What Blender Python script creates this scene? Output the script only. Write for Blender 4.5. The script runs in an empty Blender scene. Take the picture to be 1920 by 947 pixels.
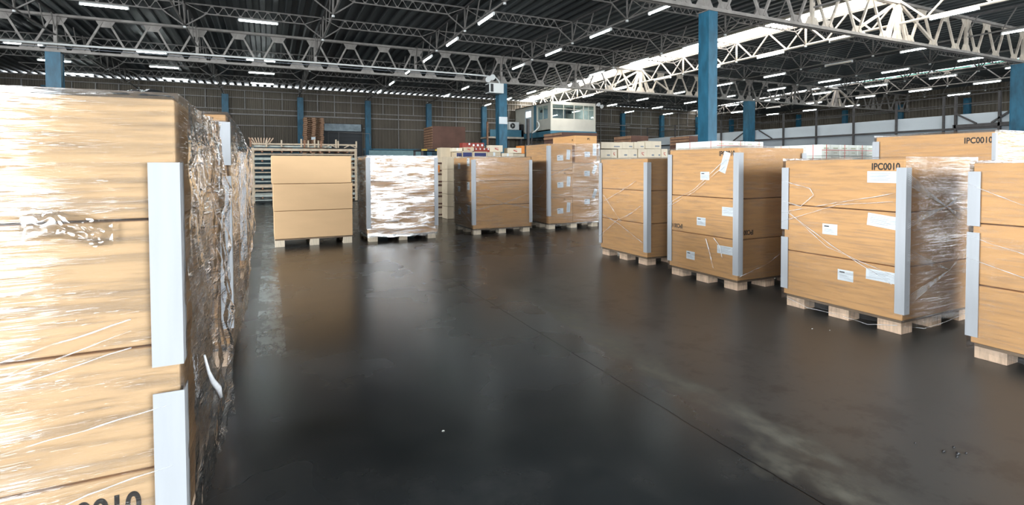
import bpy, math, random
from mathutils import Vector, Matrix, noise
random.seed(7)
C = bpy.context.scene.collection
sc = bpy.context.scene

# ------------------------------------------------------------------ camera
CAM_H = 1.5
FPX, PX, PY = 975.0, 960.0, 340.0            # focal length and principal point in 1920x947 pixels
PITCH, ROLL, YAW = math.radians(1.593), math.radians(-0.221), math.radians(25.14)
cp, sp, cr_, sr_ = math.cos(PITCH), math.sin(PITCH), math.cos(ROLL), math.sin(ROLL)
RX = Matrix(((1, 0, 0), (0, cp, -sp), (0, sp, cp)))
RZ = Matrix(((cr_, -sr_, 0), (sr_, cr_, 0), (0, 0, 1)))
AL = Matrix(((math.cos(YAW), 0, math.sin(YAW)), (-math.sin(YAW), 0, math.cos(YAW)), (0, -1, 0)))
MW = AL @ (RZ @ RX).transposed()             # camera (right, down, forward) -> world
right, down, fwd = MW.col[0].copy(), MW.col[1].copy(), MW.col[2].copy()
cam_d = bpy.data.cameras.new('camera')
cam = bpy.data.objects.new('camera', cam_d); C.objects.link(cam)
m = Matrix.Identity(4)
for i in range(3):
    m[i][0] = right[i]; m[i][1] = -down[i]; m[i][2] = -fwd[i]
m[2][3] = CAM_H
cam.matrix_world = m
cam_d.sensor_width = 36; cam_d.lens = FPX / 1920 * 36
cam_d.shift_x = 0.0; cam_d.shift_y = -(473.5 - PY) / 1920
cam_d.clip_start = 0.05; cam_d.clip_end = 300
sc.camera = cam

def ray(x, y): return MW @ Vector(((x - PX) / FPX, (y - PY) / FPX, 1))
def atY(x, y, Y): d = ray(x, y); return Vector((0, 0, CAM_H)) + d * (Y / d.y)
def atX(x, y, X): d = ray(x, y); return Vector((0, 0, CAM_H)) + d * (X / d.x)
def atZ(x, y, z): d = ray(x, y); return Vector((0, 0, CAM_H)) + d * ((z - CAM_H) / d.z)

# ------------------------------------------------------------------ world, exposure, large lights
sc.view_settings.view_transform = 'Standard'; sc.view_settings.look = 'None'
sc.view_settings.exposure = 1.05; sc.view_settings.gamma = 1.0
sc.view_settings.use_curve_mapping = False
sc.cycles.max_bounces = 7; sc.cycles.diffuse_bounces = 4; sc.cycles.glossy_bounces = 4
sc.cycles.transparent_max_bounces = 24; sc.cycles.use_denoising = True
sc.cycles.sample_clamp_indirect = 6.0; sc.cycles.caustics_reflective = False; sc.cycles.caustics_refractive = False
w = bpy.data.worlds.new('overcast_sky'); sc.world = w; w.use_nodes = True
w.node_tree.nodes['Background'].inputs[0].default_value = (0.88, 0.95, 1.0, 1)
w.node_tree.nodes['Background'].inputs[1].default_value = 4.0

def area(name, loc, rot, sx, sy, power, col):
    d = bpy.data.lights.new(name, 'AREA'); d.shape = 'RECTANGLE'; d.size = sx; d.size_y = sy
    d.energy = power; d.color = col
    o = bpy.data.objects.new(name, d); C.objects.link(o); o.location = loc; o.rotation_euler = rot
    return o
DAY = (0.93, 0.97, 1.0)
YF = -8.0                                     # front wall, behind the camera, with its open dock doors
DOORS = [(-13.0, -3.8), (3.0, 12.3), (20.8, 24.4), (31.2, 39.5)]
for a_, b_ in DOORS:                          # daylight falling in through each open dock door
    area('dock_door_daylight', ((a_ + b_) / 2, YF + .12, 2.45), (math.radians(90), 0, 0), b_ - a_, 4.7, (b_ - a_) * 4.7 * 15.0, DAY)
area('added_left_fill', (-20.8, .9, 6.1), (0, math.radians(-78), 0), 2.2, 14.0, 4700, DAY)  # unseen fill high on the left side, added to light the hall softly

# ------------------------------------------------------------------ mesh builder
class MB:
    def __init__(s): s.v = []; s.f = []; s.mi = []; s.sm = []
    def box(s, x0, x1, y0, y1, z0, z1, mi=0):
        n = len(s.v)
        s.v += [(x0, y0, z0), (x1, y0, z0), (x1, y1, z0), (x0, y1, z0), (x0, y0, z1), (x1, y0, z1), (x1, y1, z1), (x0, y1, z1)]
        for q in ((0, 3, 2, 1), (4, 5, 6, 7), (0, 1, 5, 4), (1, 2, 6, 5), (2, 3, 7, 6), (3, 0, 4, 7)):
            s.f.append([n + i for i in q]); s.mi.append(mi); s.sm.append(False)
        return s
    def bar(s, a, b, w, h=None, mi=0, up=(0, 0, 1)):
        a, b = Vector(a), Vector(b); h = h or w; d = (b - a).normalized(); u = Vector(up)
        if abs(d.dot(u)) > .98: u = Vector((0, 1, 0))
        r = d.cross(u).normalized() * w / 2; u = r.cross(d).normalized() * h / 2
        n = len(s.v)
        for p in (a, b):
            for q in (-r - u, r - u, r + u, -r + u): s.v.append(tuple(p + q))
        for q in ((0, 3, 2, 1), (4, 5, 6, 7), (0, 1, 5, 4), (1, 2, 6, 5), (2, 3, 7, 6), (3, 0, 4, 7)):
            s.f.append([n + i for i in q]); s.mi.append(mi); s.sm.append(False)
        return s
    def tube(s, pts, r, n=8, mi=0, cap=True):
        P = [Vector(p) for p in pts]; base = len(s.v); ref = None
        rr = r if isinstance(r, (list, tuple)) else [r] * len(P)
        for i, p in enumerate(P):
            d = (P[min(i + 1, len(P) - 1)] - P[max(i - 1, 0)]).normalized()
            if ref is None: ref = Vector((0, 0, 1)) if abs(d.z) < .9 else Vector((1, 0, 0))
            a = d.cross(ref).normalized(); b = d.cross(a).normalized(); ref = a.cross(d).normalized()
            for k in range(n):
                t = 2 * math.pi * k / n
                s.v.append(tuple(p + (a * math.cos(t) + b * math.sin(t)) * rr[i]))
        for i in range(len(P) - 1):
            for k in range(n):
                q = (base + i * n + k, base + i * n + (k + 1) % n, base + (i + 1) * n + (k + 1) % n, base + (i + 1) * n + k)
                s.f.append(q); s.mi.append(mi); s.sm.append(True)
        if cap:
            s.f.append([base + k for k in range(n)][::-1]); s.mi.append(mi); s.sm.append(False)
            s.f.append([base + (len(P) - 1) * n + k for k in range(n)]); s.mi.append(mi); s.sm.append(False)
        return s
    def poly(s, pts, mi=0):
        n = len(s.v); s.v += [tuple(p) for p in pts]; s.f.append(list(range(n, n + len(pts)))); s.mi.append(mi); s.sm.append(False); return s
    def prism(s, pts, d, mi=0):                # polygon pts extruded by vector d
        d = Vector(d); k = len(pts); n = len(s.v)
        s.v += [tuple(p) for p in pts] + [tuple(Vector(p) + d) for p in pts]
        s.f.append(list(range(n, n + k))[::-1]); s.f.append(list(range(n + k, n + 2 * k)))
        s.mi += [mi] * 2; s.sm += [False] * 2
        for i in range(k):
            s.f.append([n + i, n + (i + 1) % k, n + k + (i + 1) % k, n + k + i]); s.mi.append(mi); s.sm.append(False)
        return s
    def grid(s, fn, nu, nv, mi=0, smooth=True):
        n = len(s.v)
        for j in range(nv + 1):
            for i in range(nu + 1): s.v.append(tuple(fn(i / nu, j / nv)))
        for j in range(nv):
            for i in range(nu):
                a = n + j * (nu + 1) + i
                s.f.append((a, a + 1, a + nu + 2, a + nu + 1)); s.mi.append(mi); s.sm.append(smooth)
        return s
    def mesh(s, name, mats):
        me = bpy.data.meshes.new(name); me.from_pydata(s.v, [], s.f)
        for mt in (mats if isinstance(mats, (list, tuple)) else [mats]): me.materials.append(mt)
        me.polygons.foreach_set('material_index', s.mi); me.polygons.foreach_set('use_smooth', s.sm)
        me.update(); return me
    def build(s, name, mats, parent=None, bevel=0):
        o = bpy.data.objects.new(name, s.mesh(name, mats)); C.objects.link(o)
        if parent: o.parent = parent
        if bevel:
            b = o.modifiers.new('bevel', 'BEVEL'); b.width = bevel; b.segments = 2; b.limit_method = 'ANGLE'
        return o
def tag(o, label=None, cat=None, group=None, kind=None):
    if label: o['label'] = label
    if cat: o['category'] = cat
    if group: o['group'] = group
    if kind: o['kind'] = kind
    return o
def thing(name, loc, label, cat, group=None, rz=0):
    o = bpy.data.objects.new(name, None); C.objects.link(o); o.location = loc; o.rotation_euler = (0, 0, rz)
    o.empty_display_size = .1
    return tag(o, label, cat, group)
def struct(mb, name, mats, parent=None):
    o = mb.build(name, mats, parent)
    if not parent: o['kind'] = 'structure'
    return o
def link_copy(src, parent=None, loc=None, rz=None):
    c = src.copy(); C.objects.link(c)
    if parent: c.parent = parent
    if loc is not None: c.location = loc
    if rz is not None: c.rotation_euler = (0, 0, rz)
    return c
ORD = ['zeroth', 'first', 'second', 'third', 'fourth', 'fifth', 'sixth', 'seventh', 'eighth', 'ninth', 'tenth', 'eleventh', 'twelfth', 'thirteenth', 'fourteenth', 'fifteenth', 'sixteenth', 'seventeenth', 'eighteenth', 'nineteenth', 'twentieth']

# ------------------------------------------------------------------ materials
def mat(name, col, rough=.5, metal=0., spec=.5, var=0., vscale=6., bump=0., bscale=40., stretch=(1, 1, 1), emit=None, es=0.):
    mt = bpy.data.materials.new(name); mt.use_nodes = True; nt = mt.node_tree; b = nt.nodes['Principled BSDF']
    b.inputs['Base Color'].default_value = (*col, 1); b.inputs['Roughness'].default_value = rough
    b.inputs['Metallic'].default_value = metal; b.inputs['Specular IOR Level'].default_value = spec
    N, Lk = nt.nodes.new, nt.links.new
    tc = N('ShaderNodeTexCoord'); mp = N('ShaderNodeMapping'); mp.inputs['Scale'].default_value = stretch
    Lk(tc.outputs['Object'], mp.inputs[0])
    nz = N('ShaderNodeTexNoise'); nz.inputs['Scale'].default_value = vscale; nz.inputs['Detail'].default_value = 5
    Lk(mp.outputs[0], nz.inputs['Vector'])
    if var:
        r = N('ShaderNodeValToRGB'); r.color_ramp.elements[0].position = .3; r.color_ramp.elements[1].position = .7
        r.color_ramp.elements[0].color = (*[max(0, c * (1 - var)) for c in col], 1)
        r.color_ramp.elements[1].color = (*[min(1, c * (1 + var)) for c in col], 1)
        Lk(nz.outputs[0], r.inputs[0]); Lk(r.outputs[0], b.inputs['Base Color'])
    if bump:
        n2 = N('ShaderNodeTexNoise'); n2.inputs['Scale'].default_value = bscale; n2.inputs['Detail'].default_value = 4
        Lk(mp.outputs[0], n2.inputs['Vector']); bp = N('ShaderNodeBump'); bp.inputs['Strength'].default_value = bump
        bp.inputs['Distance'].default_value = .01; Lk(n2.outputs[0], bp.inputs['Height']); Lk(bp.outputs[0], b.inputs['Normal'])
    if emit:
        b.inputs['Emission Color'].default_value = (*emit, 1); b.inputs['Emission Strength'].default_value = es
    return mt
M = {}
M['kraft'] = mat('kraft_cardboard', (.66, .365, .15), .75, var=.07, vscale=3, stretch=(1, 1, 9), bump=.1, bscale=30)
M['kraft_plain'] = mat('plain_kraft_cardboard', (.74, .49, .27), .8, var=.03, vscale=2, stretch=(1, 1, 3))
M['kraft_edge'] = mat('cardboard_edge', (.28, .14, .06), .9)
M['brown_card'] = mat('dark_brown_cardboard', (.115, .058, .042), .8, var=.2, vscale=2)
M['beige_card'] = mat('beige_cardboard', (.60, .50, .36), .8, var=.08, vscale=4)
M['pale_card'] = mat('pale_cardboard', (.78, .69, .54), .75, var=.06, vscale=4)
M['white_card'] = mat('white_carton_board', (.82, .86, .80), .6, var=.04, vscale=6)
M['green_card'] = mat('pale_green_carton_board', (.50, .52, .36), .7, var=.06, vscale=6)
M['red_card'] = mat('red_printed_carton', (.30, .045, .03), .55)
M['orange_card'] = mat('orange_print', (.75, .26, .05), .55)
M['blue_ink'] = mat('dark_blue_print', (.03, .04, .14), .6)
M['red_ink'] = mat('red_print', (.55, .12, .09), .6)
M['tape'] = mat('packing_tape', (.50, .33, .17), .3)
M['ink'] = mat('black_stencil_ink', (.02, .016, .014), .7)
M['grey_ink'] = mat('grey_print', (.25, .28, .32), .7)
M['sticker'] = mat('white_paper', (.80, .86, .90), .6)
M['board'] = mat('grey_white_corner_board', (.41, .43, .455), .5, var=.06, vscale=3, stretch=(6, 6, .5))
M['strap_red'] = mat('red_strapping', (.62, .10, .07), .4)
M['wood'] = mat('pale_pallet_wood', (.62, .45, .32), .8, var=.22, vscale=5, stretch=(9, 9, 1.5), bump=.2)
M['wood_pale'] = mat('bleached_pallet_wood', (.72, .62, .48), .8, var=.10, vscale=5, stretch=(9, 9, 1.5))
M['wood_dark'] = mat('weathered_pallet_wood', (.30, .17, .10), .85, var=.25, vscale=5)
M['wood_tower'] = mat('brown_pallet_blocks', (.40, .24, .15), .85, var=.2, vscale=5)
M['ply'] = mat('dark_plywood', (.20, .14, .09), .8, var=.2)
M['blue'] = mat('teal_blue_column_paint', (.022, .125, .205), .45, var=.35, vscale=2.2, stretch=(2, 2, .7), bump=.08)
M['blue_low'] = mat('blue_wall_paint', (.06, .19, .27), .6, var=.1, vscale=2)
M['steel'] = mat('dusty_steel_paint', (.29, .27, .25), .6, metal=.1, var=.22, vscale=4)
M['joist_steel'] = mat('dusty_joist_paint', (.16, .15, .14), .6, metal=.1, var=.22, vscale=4)
M['steel_dark'] = mat('dark_steel', (.085, .08, .08), .6, metal=.2, var=.2)
M['cream_steel'] = mat('cream_painted_steel', (.56, .50, .42), .55, var=.15, vscale=3)
M['deck'] = mat('dark_roof_sheet', (.065, .075, .079), .5, metal=.0, var=.25, vscale=1.3, stretch=(1, .15, 1))
M['clad'] = mat('brown_wall_sheet', (.12, .10, .075), .6, var=.2, vscale=1.2, stretch=(1, 1, .3))
M['girt'] = mat('grey_steel_girt', (.27, .26, .25), .6, var=.15)
M['white_sheet'] = mat('white_sheet_metal', (.62, .68, .72), .5, var=.05, vscale=.8)
M['grey_sheet'] = mat('grey_sheet_metal', (.36, .40, .43), .5, var=.06, vscale=.8)
M['lamp_white'] = mat('white_lamp_housing', (.7, .72, .72), .4)
M['tube_on'] = mat('lit_fluorescent_tube', (1, 1, 1), .4, emit=(.90, 1.0, .99), es=16)
M['tube_off'] = mat('unlit_tube', (.62, .56, .48), .3)
M['skylight'] = mat('translucent_skylight_sheet', (.9, .9, .86), .6, emit=(1.0, .97, .92), es=7)
M['skylight_side'] = mat('weathered_skylight_sheet', (.8, .75, .7), .6, emit=(1.0, .93, .86), es=5)
M['teal_sheet'] = mat('translucent_green_roof_sheet', (.1, .42, .35), .5, emit=(.12, .62, .47), es=.35)
M['cream'] = mat('cream_office_paint', (.62, .60, .53), .7, var=.05, vscale=2)
M['white_plastic'] = mat('white_plastic', (.74, .76, .75), .4)
M['black'] = mat('black_plastic', (.02, .02, .022), .5)
M['rust'] = mat('rusty_rack_steel', (.33, .17, .10), .7, var=.35, vscale=5)
M['tan_steel'] = mat('tan_rack_steel', (.58, .47, .34), .6, var=.18, vscale=6)
M['pale_steel'] = mat('pale_blue_grey_rack_steel', (.42, .46, .42), .6, var=.2, vscale=6)
M['dark_door'] = mat('dark_roller_door', (.022, .027, .033), .5)
M['yellow'] = mat('yellow_black_marking', (.60, .42, .06), .5)
M['galv'] = mat('galvanised_sheet', (.20, .25, .28), .4, metal=.3, var=.3, vscale=3)
M['crumb'] = mat('pale_floor_debris', (.45, .45, .42), .7)

def glass_mat():
    mt = bpy.data.materials.new('office_window_glass'); mt.use_nodes = True; nt = mt.node_tree; nt.nodes.clear()
    o = nt.nodes.new('ShaderNodeOutputMaterial'); mx = nt.nodes.new('ShaderNodeMixShader')
    t = nt.nodes.new('ShaderNodeBsdfTransparent'); g = nt.nodes.new('ShaderNodeBsdfGlossy')
    t.inputs[0].default_value = (.72, .80, .82, 1); g.inputs['Roughness'].default_value = .03
    mx.inputs[0].default_value = .16
    nt.links.new(t.outputs[0], mx.inputs[1]); nt.links.new(g.outputs[0], mx.inputs[2]); nt.links.new(mx.outputs[0], o.inputs[0])
    return mt
M['glass'] = glass_mat()

def film(name, refl=.16, haze=.06, rough=.10, bump=.6, seed=0., tilt=0., zs=26., hs=1.1, grain=150., frm=.6, fine=.30):
    """clear stretch film: transparent, with stretched creases that catch reflections"""
    mt = bpy.data.materials.new(name); mt.use_nodes = True; nt = mt.node_tree; nt.nodes.clear()
    N, Lk = nt.nodes.new, nt.links.new
    out = N('ShaderNodeOutputMaterial'); tc = N('ShaderNodeTexCoord')
    def stretched(rot, s, sc_, det, off):
        mp = N('ShaderNodeMapping'); mp.inputs['Rotation'].default_value = rot; mp.inputs['Scale'].default_value = s
        mp.inputs['Location'].default_value = (seed + off, seed * 1.7 - off, seed * .6)
        Lk(tc.outputs['Object'], mp.inputs[0])
        n = N('ShaderNodeTexNoise'); n.inputs['Scale'].default_value = sc_; n.inputs['Detail'].default_value = det; n.inputs['Roughness'].default_value = .6
        Lk(mp.outputs[0], n.inputs['Vector']); return n
    a = stretched((tilt, tilt, 0), (hs, hs, zs), 1.6, 4, 0)           # long level creases
    b = stretched((.35 + tilt, -.3, 0), (hs * 1.6, hs * 1.6, zs * .8), 1.5, 3, 5)  # slanting creases
    c = stretched((0, 0, 0), (.5, .5, 1.4), 1.3, 2, 9)                # where the film is tight or loose
    d = stretched((tilt, 0, 0), (7, 7, grain), 1.0, 2, 3)           # fine short glints
    def math_(op, x, y=None, v=0.):
        n = N('ShaderNodeMath'); n.operation = op
        if hasattr(x, 'outputs'): Lk(x.outputs[0], n.inputs[0])
        else: n.inputs[0].default_value = x
        if y is not None: Lk(y.outputs[0], n.inputs[1])
        else: n.inputs[1].default_value = v
        return n
    sel = N('ShaderNodeMapRange'); Lk(c.outputs[0], sel.inputs[0]); sel.inputs[1].default_value = .42; sel.inputs[2].default_value = .6
    mixh = N('ShaderNodeMix'); Lk(sel.outputs[0], mixh.inputs[0]); Lk(a.outputs[0], mixh.inputs[2]); Lk(b.outputs[0], mixh.inputs[3])
    dr = N('ShaderNodeMapRange'); dr.interpolation_type = 'SMOOTHSTEP'; Lk(d.outputs[0], dr.inputs[0]); dr.inputs[1].default_value = .56; dr.inputs[2].default_value = .74
    h = math_('ADD', mixh, math_('MULTIPLY', dr, None, fine))
    bp = N('ShaderNodeBump'); bp.inputs['Strength'].default_value = bump; bp.inputs['Distance'].default_value = .012
    Lk(h.outputs[0], bp.inputs['Height'])
    gl = N('ShaderNodeBsdfGlossy'); gl.inputs['Roughness'].default_value = rough; gl.inputs[0].default_value = (1, 1, 1, 1)
    Lk(bp.outputs[0], gl.inputs['Normal'])
    df = N('ShaderNodeBsdfDiffuse'); df.inputs[0].default_value = (.86, .88, .90, 1)
    tr = N('ShaderNodeBsdfTransparent'); tr.inputs[0].default_value = (.985, .985, .985, 1)
    fr = N('ShaderNodeFresnel'); fr.inputs[0].default_value = 1.5; Lk(bp.outputs[0], fr.inputs['Normal'])
    hz = N('ShaderNodeMapRange'); Lk(mixh.outputs[0], hz.inputs[0]); hz.inputs[1].default_value = .5; hz.inputs[2].default_value = .72
    hz.inputs[3].default_value = haze * .35; hz.inputs[4].default_value = haze * 2.6
    m1 = N('ShaderNodeMixShader'); Lk(hz.outputs[0], m1.inputs[0]); Lk(tr.outputs[0], m1.inputs[1]); Lk(df.outputs[0], m1.inputs[2])
    ms = N('ShaderNodeMapRange'); ms.interpolation_type = 'SMOOTHSTEP'; Lk(mixh.outputs[0], ms.inputs[0]); ms.inputs[1].default_value = .44; ms.inputs[2].default_value = .62
    ms.inputs[3].default_value = refl * .25; ms.inputs[4].default_value = refl * 1.7                # single layer against bunched layers
    fac = math_('ADD', math_('MULTIPLY', fr, None, frm), ms); fac.use_clamp = True
    m2 = N('ShaderNodeMixShader'); Lk(fac.outputs[0], m2.inputs[0]); Lk(m1.outputs[0], m2.inputs[1]); Lk(gl.outputs[0], m2.inputs[2])
    Lk(m2.outputs[0], out.inputs[0]); return mt
def strand_mat():
    mt = bpy.data.materials.new('twisted_stretch_film'); mt.use_nodes = True; nt = mt.node_tree; nt.nodes.clear()
    N, Lk = nt.nodes.new, nt.links.new; o = N('ShaderNodeOutputMaterial'); t = N('ShaderNodeBsdfTransparent'); p = N('ShaderNodeBsdfPrincipled')
    p.inputs['Base Color'].default_value = (.9, .91, .92, 1); p.inputs['Roughness'].default_value = .2
    mx = N('ShaderNodeMixShader'); tc = N('ShaderNodeTexCoord'); nz = N('ShaderNodeTexNoise'); nz.inputs['Scale'].default_value = 9
    Lk(tc.outputs['Object'], nz.inputs['Vector']); r = N('ShaderNodeMapRange'); Lk(nz.outputs[0], r.inputs[0]); r.inputs[1].default_value = .35; r.inputs[2].default_value = .7
    r.inputs[3].default_value = .06; r.inputs[4].default_value = .60; Lk(r.outputs[0], mx.inputs[0]); Lk(t.outputs[0], mx.inputs[1]); Lk(p.outputs[0], mx.inputs[2]); Lk(mx.outputs[0], o.inputs[0]); return mt
M['strand'] = strand_mat()

def floor_mat():
    mt = bpy.data.materials.new('polished_dark_concrete'); mt.use_nodes = True; nt = mt.node_tree; b = nt.nodes['Principled BSDF']
    N, Lk = nt.nodes.new, nt.links.new
    tc = N('ShaderNodeTexCoord'); sep = N('ShaderNodeSeparateXYZ'); Lk(tc.outputs['Object'], sep.inputs[0])
    def nz(scale, det=6, stretch=(1, 1, 1), rough=.6):
        mp = N('ShaderNodeMapping'); mp.inputs['Scale'].default_value = stretch; Lk(tc.outputs['Object'], mp.inputs[0])
        n = N('ShaderNodeTexNoise'); n.inputs['Scale'].default_value = scale; n.inputs['Detail'].default_value = det; n.inputs['Roughness'].default_value = rough
        Lk(mp.outputs[0], n.inputs['Vector']); return n.outputs[0]
    def mth(op, x, y=0., clamp=False):
        n = N('ShaderNodeMath'); n.operation = op; n.use_clamp = clamp
        for k, q in enumerate((x, y)):
            if isinstance(q, (int, float)): n.inputs[k].default_value = q
            else: Lk(q, n.inputs[k])
        return n.outputs[0]
    def rng(x, a, b_, c=0., d=1.):
        n = N('ShaderNodeMapRange'); n.interpolation_type = 'SMOOTHSTEP'; Lk(x, n.inputs[0])
        for k, q in zip((1, 2, 3, 4), (a, b_, c, d)): n.inputs[k].default_value = q
        return n.outputs[0]
    def mix(f, c1, c2):
        n = N('ShaderNodeMix'); n.data_type = 'RGBA'; Lk(f, n.inputs[0])
        for k, q in zip((6, 7), (c1, c2)):
            if isinstance(q, tuple): n.inputs[k].default_value = (*q, 1)
            else: Lk(q, n.inputs[k])
        return n.outputs[2]
    X, Y = sep.outputs[0], sep.outputs[1]
    n1, n2, n3 = nz(.7, 3), nz(2.6, 3, (1, .8, 1), .55), nz(14, 4)
    base = mix(rng(n1, .35, .65), (.015, .019, .021), (.040, .044, .047))
    base = mix(mth('MULTIPLY', rng(nz(3.5, 6), .42, .75), .45), base, (.052, .054, .053))
    # warm carton reflection painted as brown into the floor before the back row
    brown = mth('MULTIPLY', rng(Y, 5.2, 7.5), rng(nz(.5, 4), .38, .6))
    base = mix(mth('MULTIPLY', brown, .55), base, (.050, .036, .026))
    # greyer, dustier ground along the right-hand loads, with a pale drift at its edge
    cx = mth('SUBTRACT', X, mth('ADD', mth('MULTIPLY', Y, .085), 2.28))
    cx = mth('ADD', cx, mth('MULTIPLY', mth('SUBTRACT', nz(1.1, 5, (1, .7, 1)), .5), .9))
    cx = mth('ADD', cx, mth('MULTIPLY', mth('SUBTRACT', nz(7, 8, (1, .6, 1)), .5), .22))
    band = mth('MULTIPLY', rng(cx, -.22, .25), rng(Y, 8.5, 5.0))
    base = mix(mth('MULTIPLY', band, .8), base, (.070, .070, .066))
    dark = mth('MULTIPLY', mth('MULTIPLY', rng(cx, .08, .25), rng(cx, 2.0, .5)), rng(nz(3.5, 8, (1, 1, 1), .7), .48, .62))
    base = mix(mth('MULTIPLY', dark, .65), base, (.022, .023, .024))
    core = mth('MULTIPLY', mth('MULTIPLY', rng(cx, -.17, -.02), rng(cx, .26, .02)), mth('MULTIPLY', rng(Y, 5.6, 4.2), rng(nz(5, 8, (1, .7, 1), .7), .34, .62)))
    base = mix(mth('MULTIPLY', core, .70), base, (.19, .185, .15))
    # worn painted stripe and the dark strip beside it
    jx = mth('ADD', X, mth('MULTIPLY', mth('SUBTRACT', n3, .5), .03))
    st = mth('MULTIPLY', rng(mth('ABSOLUTE', mth('SUBTRACT', jx, 0.0)), .125, .105), rng(Y, 4.5, 4.62))
    wear = rng(nz(4.5, 8, (1.5, .7, 1), .7), .40, .60)
    base = mix(mth('MULTIPLY', mth('MULTIPLY', st, wear), .85), base, (.26, .30, .30))
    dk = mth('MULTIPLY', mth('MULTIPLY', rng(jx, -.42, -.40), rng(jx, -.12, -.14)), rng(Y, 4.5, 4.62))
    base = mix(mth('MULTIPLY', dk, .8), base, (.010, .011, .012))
    # the saw-cut joint
    kx = mth('ABSOLUTE', mth('SUBTRACT', mth('ADD', X, mth('MULTIPLY', mth('SUBTRACT', nz(2.5, 5), .5), .05)), 2.2))
    crk = rng(kx, .0065, .003)
    base = mix(mth('MULTIPLY', crk, .85), base, (.004, .004, .004))
    ky = mth('ABSOLUTE', mth('SUBTRACT', Y, 4.58)); crk2 = mth('MULTIPLY', rng(ky, .02, .008), rng(X, .15, -.1))
    base = mix(mth('MULTIPLY', crk2, .5), base, (.10, .105, .10))
    Lk(base, b.inputs['Base Color'])
    rg = mth('ADD', mth('ADD', rng(n1, .2, .8, .25, .29), mth('MULTIPLY', core, .25)), mth('MULTIPLY', band, .12), True)
    Lk(rg, b.inputs['Roughness']); Lk(mth('MULTIPLY', mth('SUBTRACT', 1.0, mth('MULTIPLY', crk, .75)), .5), b.inputs['Specular IOR Level'])
    bp = N('ShaderNodeBump'); bp.inputs['Strength'].default_value = .1; bp.inputs['Distance'].default_value = .002
    Lk(mth('MULTIPLY', crk, -1.0), bp.inputs['Height']); Lk(bp.outputs[0], b.inputs['Normal'])
    return mt
M['floor'] = floor_mat()

# ------------------------------------------------------------------ the hall
XL, XR, YB = -21.0, 52.4, 42.95
ZT = 7.62                                     # top of the cladding
f = MB(); f.box(XL - 1, XR + 1, YF - 3, YB + 1, -.3, 0); struct(f, 'floor', M['floor'])

def deck_z(y): return 8.02 if y < 27.4 else 8.02 - (y - 27.4) / (YB - 27.4) * .50
def deck_panel(x0, x1, per=.48, amp=.11, th=.02):
    mb = MB(); prof = []
    x = x0
    while x < x1 - 1e-6:
        for dx, z in ((0, 0), (.17, 0), (.22, amp), (.41, amp)):
            if x + dx <= x1: prof.append((x + dx, z))
        x += per
    prof.append((x1, 0))
    ys = [YF - .5, 12, 27.4, YB + .12]
    n = len(prof)
    for lay in (0, th):
        for y in ys:
            zz = deck_z(min(y, YB)); mb.v += [(px, y, zz + z + lay) for px, z in prof]
    for lay in range(2):
        for j in range(len(ys) - 1):
            for i in range(n - 1):
                a = lay * n * len(ys) + j * n + i
                q = (a, a + 1, a + n + 1, a + n)
                mb.f.append(q if lay else q[::-1]); mb.mi.append(0); mb.sm.append(False)
    return mb
SKY = [(20.95, 22.35), (41.6, 42.3)]
roof = MB()
ex = XL - .3
for a_, b_ in SKY + [(XR + .3, 0)]:
    p = deck_panel(ex, a_); k = len(roof.v); roof.v += p.v; roof.f += [[i + k for i in q] for q in p.f]; roof.mi += p.mi; roof.sm += p.sm
    ex = b_
ceil = struct(roof, 'ceiling', M['deck'])
for k, (a_, b_) in enumerate(SKY):           # translucent roof sheets between the dark ones
    y = YF; j = 0
    while y < YB - 1:
        y1 = min(y + 2.4, YB - .6)
        q = MB()
        if k == 0:
            q.box(a_ - .05, b_ + .05, y, y1 - .004, deck_z(y1) + .10, deck_z(y1) + .115); q.build('skylight_sheet', M['skylight'], ceil)
        else:
            if j % 4 != 2: q.box(a_ - .05, b_ - .22, y + .12, y1 - .15, deck_z(y1) + .10, deck_z(y1) + .115)
            else: q.box(a_ - .05, b_ - .22, y + .12, y1 - 1.3, deck_z(y1) + .10, deck_z(y1) + .115)
            q.build('skylight_sheet', M['skylight_side'], ceil)
            q = MB(); q.box(b_ - .2, b_ + .2, y, y1 - .3, deck_z(y1) + .02, deck_z(y1) + .03)
            if 10 < y < 24: q.build('green_roof_sheet', M['teal_sheet'], ceil)
            else: q.build('roof_sheet_strip', M['deck'], ceil)
        y = y1; j += 1
fl = MB(); fl.box(22.36, 22.44, YF, YB - .5, 7.92, 8.12).box(20.86, 20.94, YF, YB - .5, 8.0, 8.14); fl.build('skylight_curb', M['cream_steel'], ceil)

def clad(x0, x1, y, z0, z1, axis='x', per=.26, amp=.035, th=.012):
    """ribbed sheet wall; axis x: runs along X at y; axis y: runs along Y at X=y"""
    mb = MB(); prof = []; x = x0
    while x < x1:
        for dx, o in ((0, 0), (.10, 0), (.13, amp), (.23, amp)): prof.append((min(x + dx, x1), o))
        x += per
    prof.append((x1, 0)); n = len(prof)
    for lay in (0, th):
        for z in (z0, z1):
            for px, o in prof: mb.v.append((px, y + o + lay, z) if axis == 'x' else (y + o + lay, px, z))
    for lay in range(2):
        for i in range(n - 1):
            a = lay * 2 * n + i; mb.f.append((a, a + 1, a + n + 1, a + n)); mb.mi.append(0); mb.sm.append(False)
    return mb
def merge(*ms):
    r = MB()
    for p in ms:
        k = len(r.v); r.v += p.v; r.f += [[i + k for i in q] for q in p.f]; r.mi += p.mi; r.sm += p.sm
    return r
wb = struct(merge(clad(XL, 3.9, YB, 0, ZT - .14), clad(3.9, 6.9, YB, 4.95, ZT - .14), clad(6.9, XR, YB, 0, ZT - .14)), 'wall_back', M['clad'])
wr = struct(clad(YF, YB, XR, 0, 8.06, 'y'), 'wall_right', M['clad'])
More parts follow.
